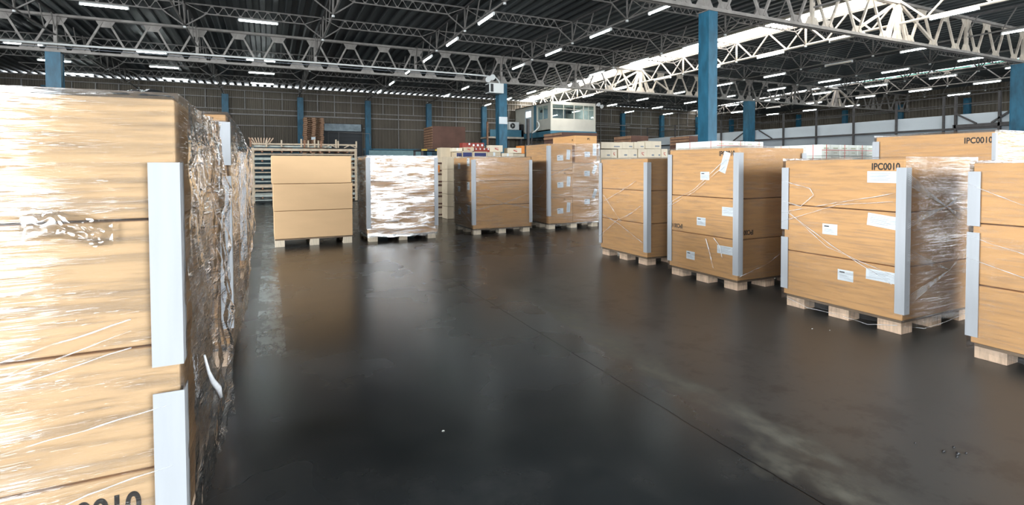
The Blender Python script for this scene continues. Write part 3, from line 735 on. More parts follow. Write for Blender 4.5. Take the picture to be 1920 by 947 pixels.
def carton(x0, x1, y0, y1, z0, z1, label, group, mt_='kraft', name='cardboard_carton', extras=(), tape=None, jit=.004, cat='carton'):
    t = thing(name, ((x0 + x1) / 2, (y0 + y1) / 2, z0), label, cat, group)
    hx, hy, h = (x1 - x0) / 2, (y1 - y0) / 2, z1 - z0
    g = .004
    j = lambda: random.uniform(-jit, jit)
    dx, dy = j(), j()
    q = MB(); q.box(-hx + dx, hx + dx, -hy + dy, hy + dy, g, h - g); q.build('body', M[mt_], t, bevel=min(.008, h * .03))
    if tape:
        q = MB()
        if tape == 'top': q.box(-.03, .03, -hy + dy - .001, hy + dy, h - g - .0005, h - g + .001).box(-.03, .03, -hy + dy - .0015, -hy + dy, h * .62, h - g)
        if tape == 'front': q.box(-.03, .03, -hy + dy - .0015, -hy + dy + .0005, g, h - g)
        q.build('tape', M['tape'], t)
    for e_ in extras:
        kind, face, u, z = e_[:4]
        if face == '-Y': m4 = face_matrix('-Y', -hx + dx, hx, -hy + dy, hy, u, z, e_[4] if len(e_) > 4 else False, e_[5] if len(e_) > 5 else 0)
        else: m4 = face_matrix('-X', -hx + dx, hx, -hy + dy, hy + dy, u, z, e_[4] if len(e_) > 4 else False, e_[5] if len(e_) > 5 else 0)
        if kind.startswith('text:'):
            me = text_mesh(kind[5:], e_[6] if len(e_) > 6 else .085); o = bpy.data.objects.new('stencil_text', me); tag(o, f'black stencilled code {kind[5:]}')
            m4.translation += m4.col[2].to_3d() * .0008
        else:
            wd, ht = e_[6] if len(e_) > 6 else (.15, .105)
            o = bpy.data.objects.new('sticker', sticker_mesh(wd, ht, kind == 'paper')); tag(o, 'white paper sheet' if kind == 'paper' else 'white shipping label')
        C.objects.link(o); o.parent = t; o.matrix_local = m4
    return t
def corner_board(x, y, z0, z1, sx, sy, label, fl=.075, gap=None):
    """L profile hugging the corner (x,y); sx, sy point to where the faces run"""
    t = thing('corner_board', (x, y, z0), label, 'corner board', 'corner boards under the film')
    th = .005
    def seg(a_, b_, nm):
        q = MB(); ox, oy = -sx * th, -sy * th
        q.prism([(ox, oy, a_), (sx * fl, oy, a_), (sx * fl, 0, a_), (0, 0, a_), (0, sy * fl, a_), (ox, sy * fl, a_)] if sx * sy > 0 else
                [(ox, oy, a_), (ox, sy * fl, a_), (0, sy * fl, a_), (0, 0, a_), (sx * fl, 0, a_), (sx * fl, oy, a_)], (0, 0, b_ - a_))
        return q.build(nm, M['board'], t)
    if gap: seg(0, gap[0] - z0, 'lower_strip'); seg(gap[1] - z0, z1 - z0, 'upper_strip')
    else: seg(0, z1 - z0, 'strip')
    return t
def stretch_wrap(x0, x1, y0, y1, z0, z1, mt_, label, seed, bulge=None, top=True, amp=.006, off=.011, strands=(), n=46, foldtop=.10):
    t = thing('stretch_wrap', ((x0 + x1) / 2, (y0 + y1) / 2, z0), label, 'plastic wrap', 'clear stretch wraps')
    cx_, cy_ = (x0 + x1) / 2, (y0 + y1) / 2; hx, hy = (x1 - x0) / 2 + off, (y1 - y0) / 2 + off; h = z1 - z0 + off
    per = [(-hx, -hy), (hx, -hy), (hx, hy), (-hx, hy), (-hx, -hy)]
    nrm = [(0, -1), (1, 0), (0, 1), (-1, 0)]
    q = MB()
    for s in range(4):
        a_, b_ = per[s], per[s + 1]; nn = nrm[s]
        nu = n; nv = n
        def fn(u, v, a_=a_, b_=b_, nn=nn, s=s):
            x = a_[0] + (b_[0] - a_[0]) * u; y = a_[1] + (b_[1] - a_[1]) * u; z = h * v
            e_ = min(u, 1 - u) * 8; e_ = min(1, e_) * min(1, (1 - v) * 8 + .1)
            d = noise.noise(Vector((x * 1.3 + seed, y * 1.3 - seed, z * 9 + s * 3.1))) * amp + abs(noise.noise(Vector((x * .9 + seed, y * .9, z * 2.5 + s)))) * amp * 1.5
            d = max(-.003, d) * e_
            if bulge and s in bulge: d += bulge[s](u, v, x, y, z)
            zz = z
            if v == 0: zz += .03 * noise.noise(Vector((x * 3 + seed, y * 3, 0)))
            return (x + nn[0] * d, y + nn[1] * d, zz)
        q.grid(fn, nu, nv)
    q.build('film', mt_, t)
    if top:
        q = MB()
        def fn(u, v): 
            x = -hx + 2 * hx * u; y = -hy + 2 * hy * v
            e_ = min(u, 1 - u, v, 1 - v) * 6
            return (x, y, h + min(1, e_) * .006 * (1 + noise.noise(Vector((x * 6, y * 6, seed)))))
        q.grid(fn, 16, 16); q.build('top_film', mt_, t)
    for st_ in strands:                        # ropes of twisted film: (face, (u0,z0), (u1,z1), r[, mid sag])
        face, p, r_ = st_[0], st_[1], st_[2]
        pts = []
        for (u, z), (u2, z2) in zip(p, p[1:]):
            k_ = 8
            for i in range(k_ + (1 if (u2, z2) == p[-1] else 0)):
                tt = i / k_; uu = u + (u2 - u) * tt; zz = z + (z2 - z) * tt
                zz += .006 * noise.noise(Vector((uu * 9, zz * 9, seed)))
                if face == '-Y': pts.append((-hx + uu, -hy - .012, zz - z0))
                elif face == '-X': pts.append((-hx - .012, hy - uu, zz - z0))
                else: pts.append((hx + .012, -hy + uu, zz - z0))
        rr = [r_ * (.7 + .5 * abs(noise.noise(Vector((i * .7, seed, 0))))) for i in range(len(pts))]
        q = MB(); q.tube(pts, rr, 6); q.build('twisted_strand', M['strand'], t)
    return t
F_R = film('stretch_film_right_row', refl=.075, haze=.035, rough=.08, bump=.5, seed=6.3, zs=28, hs=1.3, grain=140)
F_W = film('stretch_film_many_layers', refl=.27, haze=.08, rough=.16, bump=.5, seed=4., zs=18, hs=1.4)
F_H = film('stretch_film_tight', refl=.10, haze=.045, rough=.12, bump=.55, seed=7.)
F_A = film('stretch_film_foreground', refl=.11, haze=.03, rough=.07, bump=.62, seed=2., zs=26, hs=.9, grain=110)
F_AS = film('loose_stretch_film', refl=.22, haze=.02, rough=.05, bump=1.2, frm=1.2, seed=9., tilt=.6, zs=9, hs=2.2, grain=30)

# -- right row, from the near end: F, D, E, C
def fan(u0, u1, uc, zc, z0, z1, r_=.0021, n=7):
    out = []
    for i in range(n):
        a_ = (i / (n - 1) - .5); out.append(((u0, z0 + a_ * .10), (uc, zc), (u1, z1 - a_ * .12)))
    return [(p, r_) for p in out]
def right_load(nm, place, x0, x1, y0, y1, zs, ex, seed, boards, strands, gapL=None):
    pallet(x0, x1, y0, y1, zs[0], f'pale wooden pallet under {place}')
    names = ['bottom', 'middle', 'top']
    for i in range(3):
        carton(x0, x1, y0, y1, zs[i], zs[i + 1], f'{names[i]} wrapped kraft carton of {place}', 'wrapped kraft cartons', extras=ex.get(i, ()), jit=.005)
    b0, b1 = boards
    corner_board(x0 - .017, y0 - .019, b0, b1, 1, 1, f'grey-white corner board on the near edge of {place}')
    corner_board(x0 - .017, y1 + .019, b0, b1, 1, -1, f'grey-white corner board on the far edge of {place}', gap=gapL)
    corner_board(x1 + .017, y0 - .019, b0, b1, -1, 1, f'grey-white corner board on the right edge of {place}')
    stretch_wrap(x0, x1, y0, y1, zs[0] - .05, zs[3], F_R, f'clear stretch film around {place}', seed, strands=strands, off=.016)
right_load('F', 'the stack cut by the right frame edge', 4.95, 6.12, .94, 2.13, (.115, .575, 1.05, 1.52),
           {0: (), 1: (), 2: ()}, 11, (.17, 1.45), [('-X', ((0, 1.35), (.35, 1.2), (1.1, 1.0)), .004), ('-X', ((0, .95), (.6, .78), (1.2, .8)), .004), ('-X', ((0, .78), (1.2, .45)), .004)], gapL=(.98, 1.03))
right_load('D', 'the second stack from the right edge', 5.03, 6.19, 2.65, 3.81, (.125, .60, 1.085, 1.56),
           {2: (('text:IPC0010', '-X', .88, .376, False, 0, .085), ('paper', '-X', .97, .31, False, 0, (.25, .105))),
            1: (('paper', '-X', .98, .395, False, -.1, (.25, .115)), ('label', '-X', .50, .27)),
            0: (('paper', '-X', .98, .37, False, -.02, (.26, .10)), ('label', '-X', .66, .315))}, 3, (.19, 1.48),
           [('-X', ((0, 1.34), (.32, 1.27), (.36, 1.2), (.22, 1.08), (.02, 1.12)), .006), ('-X', ((.05, 1.02), (.55, .72), (1.1, .44)), .005), ('-X', ((.1, 1.0), (.5, .70), (1.12, .52)), .004),
            ('-X', ((.0, 1.0), (.6, 1.14), (1.1, 1.25)), .005), ('-X', ((.0, .9), (.6, 1.12), (1.1, 1.18)), .004)]
           + [('-Y', p, r_) for p, r_ in fan(0.02, 1.16, .62, 1.12, 1.38, .9)] + [('-Y', p, r_) for p, r_ in fan(0.02, 1.16, .62, 1.12, 1.0, 1.28)]
           + [('-Y', p, r_) for p, r_ in fan(0.02, 1.16, .7, .53, .72, .5)] + [('-Y', p, r_) for p, r_ in fan(0.02, 1.16, .7, .53, .30, .8)] + [('-Y', ((.0, .09), (.3, .035), (.6, .045), (1.16, .10)), .005), ('-X', ((.05, .10), (.3, .04), (.62, .05), (.9, .03), (1.15, .09)), .004)], gapL=(.74, .82))
right_load('E', 'the third stack from the right edge', 5.06, 6.22, 4.45, 5.61, (.118, .615, 1.105, 1.725),
           {2: (('text:IPC0010', '-X', .87, .52, False, 0, .085), ('paper', '-X', .96, .44, False, 1.25, (.26, .10)), ('label', '-X', .64, .27)),
            1: (('label', '-X', .58, .17), ('paper', '-X', 1.03, .33, False, 0, (.22, .11)), ('text:IPC0010', '-X', .25, .10, True, 0, .08), ('text:IPC0010', '-Y', .26, .11, True, 0, .08)),
            0: (('label', '-X', .40, .20), ('paper', '-X', .98, .35, False, 0, (.26, .10)))}, 5, (.19, 1.66),
           [('-X', ((0, .98), (.5, 1.2), (1.0, 1.58)), .005), ('-X', ((.02, .94), (.5, 1.17), (.98, 1.5)), .004), ('-X', ((.70, .58), (.74, .48), (.80, .30), (.83, .22)), .010),
            ('-X', ((.83, .60), (.92, .52), (.97, .36)), .006), ('-Y', ((.02, .18), (.5, .3), (.95, .52)), .004)])
right_load('C', 'the fourth stack from the right edge', 5.15, 6.25, 6.2, 7.40, (.118, .63, 1.13, 1.62),
           {}, 8, (.20, 1.56), [('-X', ((.0, .86), (.6, 1.1), (1.0, 1.28)), .005), ('-X', ((.0, .3), (.5, .62), (.95, .80)), .005), ('-X', ((.1, 1.05), (.6, .62), (1.1, .9)), .004), ('-X', ((.0, .72), (.6, .56), (1.15, .34)), .005)])
# -- big stack behind, G
pallet(7.0, 8.2, 2.84, 4.02, .13, 'pallet hidden under the stack behind the right row')
for i, (a_, b_) in enumerate(((.13, .70), (.70, 1.27), (1.27, 1.86))):
    carton(7.0, 8.2, 2.84, 4.02, a_, b_, f'{["bottom", "middle", "top"][i]} kraft carton of the taller stack behind the right row', 'wrapped kraft cartons', extras=((('text:IPC0010', '-X', .92, .47, False, 0, .09),) if i == 2 else ()))
corner_board(6.974, 4.046, .2, 1.80, 1, -1, 'grey-white corner board at the left edge of the taller stack behind the right row')
corner_board(6.974, 2.814, .2, 1.84, 1, 1, 'grey-white corner board at the near edge of the taller stack behind the right row', fl=.03)
stretch_wrap(7.0, 8.2, 2.84, 4.02, .1, 1.86, film('stretch_film_behind', refl=.08, haze=.04, rough=.2, bump=.5, seed=14.), 'clear stretch film around the taller stack behind the right row', 14, off=.016)

# -- back row: B (plain), W, H, K
pallet(.10, 1.50, 10.70, 11.9, .15, 'pale pallet under the plain unwrapped cartons', wood='wood_pale', inset=.0)
for i, (a_, b_, x0, x1) in enumerate(((.15, .68, .09, 1.51), (.68, 1.195, .08, 1.515), (1.195, 1.73, .06, 1.50))):
    carton(x0, x1, 10.69, 11.9, a_, b_, f'{["bottom", "middle", "top"][i]} large plain tan carton of the unwrapped stack', 'plain unwrapped cartons', 'kraft_plain', jit=.002)
def back_load(place, x0, x1, y0, y1, zs, fm, seed, exs, boards, strands, **kw):
    pallet(x0, x1, y0, y1, zs[0], f'pale wooden pallet under {place}', wood='wood_pale')
    for i in range(3):
        carton(x0, x1, y0, y1, zs[i], zs[i + 1], f'{["bottom", "middle", "top"][i]} wrapped kraft carton of {place}', 'wrapped kraft cartons', extras=exs.get(i, ()), jit=.006)
    corner_board(x0 - .022, y0 - .024, *boards, 1, 1, f'grey-white corner board on the left edge of {place}')
    corner_board(x1 + .022, y0 - .024, *boards, -1, 1, f'grey-white corner board on the right front edge of {place}')
    stretch_wrap(x0, x1, y0, y1, zs[0] - .04, zs[3], fm, f'clear stretch film around {place}', seed, strands=strands, off=.018, **kw)
back_load('the shiny stack beside the plain cartons', 1.80, 3.22, 10.62, 11.82, (.125, .69, 1.21, 1.72), F_W, 21, {}, (.27, 1.70),
          [('-X', ((.1, 1.55), (1.2, 1.2)), .008), ('-X', ((.1, .95), (1.2, .7)), .008), ('-Y', ((.05, .12), (.6, .2), (1.4, .38)), .007)], amp=.012)
back_load('the dark-sided stack mid back row', 4.08, 5.50, 10.70, 12.0, (.125, .655, 1.19, 1.72), F_H, 23,
          {i: (('label', '-X', .38, .33, False, 0, (.16, .13)), ('label', '-X', 1.0, .42, False, 0, (.16, .18))) for i in range(3)}, (.22, 1.66),
          [('-Y', ((.05, .55), (.75, .68), (1.4, .9)), .005), ('-Y', ((.05, .95), (.75, .68), (1.4, .55)), .005), ('-X', ((.05, .9), (.6, .5), (1.2, .3)), .006), ('-X', ((.05, .4), (.6, .5), (1.25, .75)), .006)], amp=.010)
kx0, kx1, kx2 = 6.06, 6.73, 7.50
pallet(kx0, kx2, 10.86, 12.05, .13, 'pale wooden pallet under the mixed stack of seven cartons', wood='wood_pale')
K_ = 'the mixed stack in the back row'
for i, (a_, b_) in enumerate(((.13, .76), (.76, 1.41), (1.41, 2.05))):
    carton(kx0, kx1 - .005, 10.86, 12.05, a_, b_, f'{["bottom", "middle", "top"][i]} left carton of {K_}', 'cartons of the mixed stack',
           extras=(('label', '-Y', .32, .30, False, .05, (.17, .13)), ('paper', '-Y', .55, .38, False, 1.5, (.24, .10))) + ((('text:PC', '-Y', .42, .56, False, 0, .05),) if i < 2 else ()))
for i, (a_, b_) in enumerate(((.13, .98), (.98, 1.585))):
    carton(kx1 + .005, kx2, 10.86, 12.05, a_, b_, f'{["bottom", "middle"][i]} right carton of {K_}', 'cartons of the mixed stack',
           extras=(('label', '-Y', .42, .5 if i == 0 else .35, False, 0, (.16, .13)), ('paper', '-Y', .64, .70 if i == 0 else .45, False, 1.2, (.24, .09))))
carton(kx1 + .12, kx2 - .002, 10.95, 12.04, 1.585, 2.27, f'topmost carton set back on {K_}', 'cartons of the mixed stack', extras=(('text:IPC', '-Y', .36, .58, False, 0, .07), ('label', '-Y', .36, .22, False, 0, (.16, .13)), ('text:PC', '-X', .95, .55, False, 0, .06), ('paper', '-Y', .58, .34, False, 1.57, (.3, .11))))
corner_board(kx0 - .024, 10.836, .32, 2.0, 1, 1, f'grey-white corner board on the left front edge of {K_}')
stretch_wrap(kx0, kx2, 10.86, 12.05, .09, 2.05, F_H, f'clear stretch film around {K_}', 27, off=.018, amp=.010, top=False, strands=[('-Y', ((.05, 1.30), (.7, 1.5), (1.4, 1.62)), .006), ('-Y', ((.05, .85), (1.4, .7)), .004), ('-X', ((.5, .8), (1.2, 1.2)), .006)])

# -- left stacks A, A2, A3
AX0, AX1 = -1.75, -.30
pallet(AX0, AX1, 2.2, 3.32, .13, 'pallet under the big wrapped stack in the left foreground')
Aname = 'the big left foreground stack'
for i, (a_, b_) in enumerate(((.13, .43), (.43, .87), (.87, 1.32), (1.32, 1.75))):
    carton(AX0, AX1, 2.2, 3.32, a_, b_, f'{["bottom", "second", "third", "topmost"][i]} kraft carton of {Aname}', 'wrapped kraft cartons', 'kraft_plain',
           extras=((('text:IPC0010', '-Y', 1.0, .15, False, 0, .115),) if i == 0 else ()), jit=.002)
corner_board(AX1 + .012, 2.176, .14, 1.52, -1, 1, f'wide grey-white corner board on the right edge of {Aname}', fl=.09, gap=(.705, .80))
def bulA(u, v, x, y, z):
    w_ = .012 + .065 * (u ** 1.4) * (1 - max(0, (v - .78)) * 4.0 * u)
    cr = noise.noise(Vector((y * 6 - z * 5, z * 3.5 + y * 2, 3))) * .030 + abs(noise.noise(Vector((y * 10 + z * 6, z * 4 - y * 3, 8)))) * .034 + noise.noise(Vector((y * 22 + z * 15, z * 9, 8))) * .008
    return max(-.006, w_ * .8 + cr * (.35 + u) * min(1, (1 - u) * 12 + .5))
def bulAf(u, v, x, y, z):
    return abs(noise.noise(Vector((x * 2, 1, z * 14 + x * 2)))) * .006
stretch_wrap(AX0, AX1, 2.2, 3.32, .10, 1.75, F_A, f'clear creased stretch film around {Aname}', 31, bulge={0: bulAf}, off=.016, n=90, amp=.005,
             strands=[('-Y', ((.30, .70), (.9, .86), (1.33, .98)), .004), ('-Y', ((.2, .66), (.9, .80), (1.33, .94)), .003), ('-Y', ((.2, .55), (.8, .75), (1.33, .88)), .003), ('-Y', ((.5, .52), (1.05, .60), (1.44, .66)), .003),
                      ('-Y', ((.9, .30), (1.2, .40), (1.44, .44)), .003)])
def loose_film(x, y0, y1, z0, z1, fn_b, label, seed):
    t = thing('loose_film', (x, y0, z0), label, 'plastic wrap', 'loose film hanging on the left stacks')
    q = MB(); n_ = 90
    def fn(u, v):
        y = (y1 - y0) * u; z = (z1 - z0) * v
        return (.028 + fn_b(u, v, 0, y + seed, z), y, z)
    q.grid(fn, n_, n_); q.build('sheet', F_AS, t); return t
loose_film(AX1, 2.21, 3.36, .12, 1.74, bulA, f'loose crumpled film hanging down the right side of {Aname}', 0)
# puffed film on top and the torn tail hanging from the side
pf_ = thing('puffed_film', (-.42, 2.32, 1.76), 'puffed clear film standing up on the top edge of the left foreground stack', 'plastic wrap')
q = MB()
def fn(u, v):
    a_ = math.pi * u; w_ = math.sin(math.pi * v) ** .7
    x_ = .10 * (v - .5) * 2; zz = .05 * math.sin(a_) * w_ + .008 * noise.noise(Vector((u * 6, v * 6, 1)))
    return (x_, -.02 + .45 * u, max(.004, zz + .006))
q.grid(fn, 30, 20); q.build('bubble', F_AS, pf_)
tl = thing('film_tail', (AX1 + .05, 2.42, .60), 'twisted white tail of torn film hanging on the left foreground stack', 'plastic wrap')
q = MB(); q.tube([(.012, -.06, .16), (.02, 0, .07), (.03, .03, .02), (.045, .09, -.035), (.05, .13, -.09)], [.004, .007, .011, .013, .008], 8); q.build('strand', mat('gathered_white_film', (.85, .87, .9), .35, var=.1, vscale=40), tl)
wad = thing('film_wad', (-.60, 2.172, 1.30), 'crinkled wad of film stuck beside the corner board of the left foreground stack', 'plastic wrap')
q = MB()
def fn(u, v):
    w_ = math.sin(math.pi * u) ** .5 * math.sin(math.pi * v) ** .5
    x_ = (u - .5) * .24; z_ = (v - .5) * .085 + .02 * math.sin(u * 5)
    return (x_, -.004 - .010 * w_ * (1 + noise.noise(Vector((u * 9, v * 5, 2)))) , z_ + .01 * noise.noise(Vector((u * 7, v * 3, 5))))
q.grid(fn, 40, 16); q.build('folds', F_AS, wad)
A2n = 'the second stack along the left aisle'
pallet(AX0, -.28, 4.42, 5.72, .15, f'pale wooden pallet under {A2n}')
for i, (a_, b_) in enumerate(((.15, .73), (.73, 1.32), (1.32, 1.90))):
    carton(AX0, -.28, 4.42, 5.72, a_, b_, f'{["bottom", "middle", "top"][i]} wrapped kraft carton of {A2n}', 'wrapped kraft cartons', extras=((('text:IPC0008', '-Y', 1.37, .40, True, 0, .1),) if i == 1 else ()))
corner_board(-.254, 4.392, .30, 1.84, -1, 1, f'grey-white corner board on the near edge of {A2n}', gap=(1.44, 1.52))
corner_board(-.274, 5.726, .30, 1.84, -1, -1, f'grey-white corner board on the far edge of {A2n}')
def bulB(u, v, x, y, z):
    w_ = .10 * math.sin(min(1, u * 1.1) * math.pi / 2) ** 1.2 * min(1, (1 - v) * 7 + .12) * (.35 + .65 * min(1, v * 2.2))
    cr = noise.noise(Vector((y * 5 - z * 4, z * 4, 5))) * .025 + abs(noise.noise(Vector((y * 9 + z * 5, z * 5 - y * 2, 2)))) * .03 + noise.noise(Vector((y * 20 + z * 12, z * 9, 2))) * .007
    return max(-.005, w_ + cr * (.4 + u * .6) * min(1, (1 - v) * 6 + .2))
stretch_wrap(AX0, -.28, 4.42, 5.72, .13, 1.90, film('stretch_film_left_aisle', refl=.30, haze=.07, rough=.16, bump=.6, seed=17.), f'clear stretch film around {A2n}', 33, off=.016)
loose_film(-.28, 4.43, 5.76, .14, 1.88, bulB, f'loose crumpled film bulging on the aisle side of {A2n}', 3)
A3n = 'the third stack along the left aisle'
pallet(AX0, -.30, 7.9, 9.2, .13, f'wooden pallet under {A3n}')
for i, (a_, b_) in enumerate(((.13, .66), (.66, 1.19), (1.19, 1.72))):
    carton(AX0, -.30, 7.9, 9.2, a_, b_, f'{["bottom", "middle", "top"][i]} wrapped kraft carton of {A3n}', 'wrapped kraft cartons')
corner_board(-.274, 7.874, .25, 1.70, -1, 1, f'grey-white corner board on the near edge of {A3n}')
stretch_wrap(AX0, -.30, 7.9, 9.2, .1, 1.72, F_H, f'clear stretch film around {A3n}', 35, off=.018)

# ------------------------------------------------------------------ white strapped cartons behind the right row
placed = []
def base_stack(x0, x1, y0, y1, zt, where, n=3, mt_='beige_card'):
    pallet(x0, x1, y0, y1, .13, f'wooden pallet under {where}', 'pallets of the rear goods')
    placed.append((x0, x1, zt, y0))
    for i in range(n):
        a_ = .13 + (zt - .13) * i / n; b_ = .13 + (zt - .13) * (i + 1) / n
        carton(x0, x1, y0, y1, a_, b_, f'{(["bottom", "middle", "top"] if n == 3 else ["lower", "upper"])[i]} large carton carrying {where}', 'large cartons of the rear goods', mt_)
def px_x(px_, Y): return atY(px_, 285, Y).x
def white_block(x0, x1, y0, y1, zt, where, nx, ny, nz, h=.165):
    zb = zt - nz * h
    base_stack(x0, x1, y0, y1, zb, where, 2)
    for i in range(nx):
        for j in range(ny):
            if i > 0 and j > 0: continue
            for k in range(nz):
                xa = x0 + (x1 - x0) * i / nx; xb = x0 + (x1 - x0) * (i + 1) / nx; ya = y0 + (y1 - y0) * j / ny; yb = y0 + (y1 - y0) * (j + 1) / ny
                t = carton(xa + .003, xb - .003, ya + .003, yb - .003, zb + h * k, zb + h * (k + 1), f'white carton, {["lower", "upper"][k]} layer, {where}, {ORD[i + 1]} along, {ORD[j + 1]} deep', 'small white strapped cartons', 'white_card', name='white_carton', jit=.004)
                q = MB(); hx = (xb - xa) / 2; hy = (yb - ya) / 2
                if (i + j) % 2 == 0: q.box(-.004, .004, -hy - .004, -hy - .0005, .004, h - .004).box(-hx - .004, -hx - .0005, -.004, .004, .004, h - .004)
                q.box(-hx * .96, hx * .96, -hy - .004, -hy - .0005, h * .5 - .004, h * .5 + .004)
                q.build('strap', M['strap_red'], t)
                q = MB(); q.box(-hx * .5, hx * .45, -hy - .003, -hy + .001, h * .62, h * .72).box(-hx * .4, hx * .3, -hy - .003, -hy + .001, h * .25, h * .3); q.build('printed_mark', M['green_card'], t)
    return
white_block(7.0, 8.15, 6.62, 7.62, 1.94, 'white goods behind third stack', 5, 4, 2)
white_block(7.0, px_x(1640, 4.74), 4.74, 5.5, 1.80, 'white goods left of taller stack', 6, 3, 2)
white_block(8.45, 9.1, 5.9, 6.5, 1.86, 'white goods farther back', 3, 2, 2)

# ------------------------------------------------------------------ pale cartons in the middle distance (right of the mixed stack)
CM = 'the pale goods behind the fourth stack'
Yc = 16.0
zc_ = atY(1180, 296.5, Yc).z
base_stack(11.1, 12.6, Yc, Yc + 1.2, zc_, 'the left half of ' + CM, 2); base_stack(12.65, 14.35, Yc, Yc + 1.2, zc_, 'the right half of ' + CM, 2)
def small(px0, px1, ytop, ybot, Y, label, group, mt_='pale_card', dep=.4, mark=None, tape=None, name='small_carton'):
    a_ = atY(px0, ytop, Y); b_ = atY(px1, ybot, Y); w_ = b_.x - a_.x
    sup = [p[2] for p in placed if min(p[1], b_.x) - max(p[0], a_.x) > .25 * min(w_, p[1] - p[0]) and abs(p[3] - Y) < 1.3 and p[2] < a_.z - .04]
    if sup: b_.z = max(sup)
    placed.append((a_.x, b_.x, a_.z, Y))
    t = carton(a_.x + .004, b_.x - .004, Y, Y + dep, b_.z, a_.z, label, group, mt_, name=name, tape=tape, jit=.002)
    h = a_.z - b_.z; hx = (b_.x - a_.x) / 2; q = MB(); y_ = -dep / 2
    if mark == 'text': q.box(hx * .2, hx * .75, y_ - .004, y_, h * .25, h * .42); q.build('printed_mark', M['grey_ink'], t)
    if mark == 'red': q.box(-hx * .3, hx * .3, y_ - .004, y_, h * .55, h * .62).bar((-hx * .25, y_ - .002, h * .5), (hx * .3, y_ - .002, h * .3), .004, .03); q.build('printed_mark', M['red_ink'], t)
    if mark == 'blue': q.box(-hx * .8, hx * .8, y_ - .004, y_, h * .15, h * .8); q.build('printed_panel', M['blue_ink'], t)
    if mark == 'bottles':
        for s in (-.6, 0, .6): q.tube([(s * hx, y_ - .003, h * .3), (s * hx, y_ - .003, h * .85)], h * .12, 6)
        q.build('printed_bottles', M['blue_ink'], t)
    if mark == 'window': q.tube([(0, y_ - .005, h * .72), (0, y_, h * .72)], min(h * .2, hx * .5), 12); q.build('printed_sun', M['sticker'], t)
    if mark == 'orange': q.box(-hx, -hx * .35, y_ - .004, y_, 0.01, h * .95); q.build('printed_panel', M['orange_card'], t)
    if mark == 'white': q.box(-hx * .15, hx * .15, y_ - .004, y_, h * .4, h * .95); q.build('label_slip', M['sticker'], t)
    return t
gm = 'pale cartons in the middle distance'
mid = []
for i, (a_, b_) in enumerate(((1126, 1146), (1146, 1157), (1159, 1178), (1178, 1195), (1197, 1213), (1213, 1228), (1228, 1239), (1240, 1252))):
    small(a_, b_, 280 if i in (0, 1) else 279, 297, Yc, f'pale carton in the lower row behind the fourth stack, {ORD[i + 1]} from the left', gm, 'pale_card', mark='red' if i % 3 == 1 else 'text')
for i, (a_, b_, t_) in enumerate(((1127, 1167, 266), (1167, 1188, 266), (1189, 1209, 266))):
    small(a_, b_, t_, 279, Yc, f'pale carton in the upper row behind the fourth stack, {ORD[i + 1]} from the left', gm, 'pale_card', mark='text', dep=.5)
small(1210, 1240, 264, 279, Yc, 'large pale yellow carton at the right end of the upper row behind the fourth stack', gm, 'pale_card', mark='text', dep=.5)

# ------------------------------------------------------------------ cartons behind the middle gap
Yl = 15.6
zl_ = atY(900, 297, Yl).z
base_stack(4.85, 6.5, Yl + .0, Yl + 1.2, zl_, 'the left goods behind the middle gap', 3); base_stack(6.6, 8.4, Yl, Yl + 1.2, zl_, 'the right goods behind the middle gap', 3)
gl = 'beige cartons behind the middle gap'
def zcol(px0, px1, Y, zs_, what, mk=None):
    xa, xb = atY(px0, 350, Y).x, atY(px1, 350, Y).x
    for r_, (za, zb) in enumerate(zip(zs_, zs_[1:])):
        t = carton(xa, xb, Y, Y + .5, za, zb, f'beige carton in the {what}, {ORD[r_ + 1]} from the floor', gl, 'beige_card', name='small_carton', jit=.003)
        if mk:
            q = MB(); q.box(-.12, .12, -.254, -.25, .05, .10); q.build('printed_mark', M['brown_card'], t); q = MB(); q.box(-(xb - xa) / 2, (xb - xa) / 2, -.253, -.25, zb - za - .06, zb - za - .01); q.build('dark_band', M['brown_card'], t)
        if mk and r_ == len(zs_) - 2:
            q = MB(); q.box(-.3, -.08, -.256, -.25, .02, .24); q.build('orange_panel', M['orange_card'], t)
zcol(821, 837.5, 15.0, (0, .33, .66, .99, 1.32, 1.65), 'first gap column beside the shiny stack', True)
zcol(838.5, 852, 14.3, (0, .36, .72, 1.08, 1.44, 1.80), 'second gap column beside the shiny stack')
row1 = [(826, 846, 276.5, 291, None, 'beige_card'), (846.5, 855, 285, 296, None, 'beige_card'), (855.5, 866, 285, 297, 'bottles', 'beige_card'), (866, 887, 283, 297, 'blue', 'beige_card'), (887, 914, 284, 297, 'blue', 'beige_card'),
        (914, 939, 285, 297, 'white', 'beige_card'), (941, 963, 287, 297, 'white', 'pale_card'), (963, 984, 288, 297, None, 'beige_card')]
for i, (a_, b_, c_, d_, mk, m_) in enumerate(row1):
    small(a_, b_, c_, 300 if i > 1 else d_, Yl - .02 if i > 1 else Yl + .3, f'beige carton in the row above the middle wrapped stack, {ORD[i + 1]} from the left', gl, m_, mark=mk)
row2 = [(848, 867, 277, 285, 'white', 'pale_card'), (869, 889, 276, 284, 'red', 'beige_card'), (919, 943, 272, 285, 'red', 'pale_card'), (954, 978, 277, 287.5, 'red', 'pale_card'), (977, 984, 273, 287.5, None, 'orange_card')]
for i, (a_, b_, c_, d_, mk, m_) in enumerate(row2):
    small(a_, b_, c_, d_, Yl + .05, f'{"orange" if m_ == "orange_card" else "pale"} carton standing on the row above the middle wrapped stack, {ORD[i + 1]} from the left', gl, m_, mark=mk)
for i in range(4): small(876 + i * 8 , 884 + i * 8, 267.5, 274, Yl + .3, f'small red carton with white sun in the top row, {ORD[i + 1]} from the left', 'small red cartons', 'red_card', mark='window', dep=.3, name='red_carton')
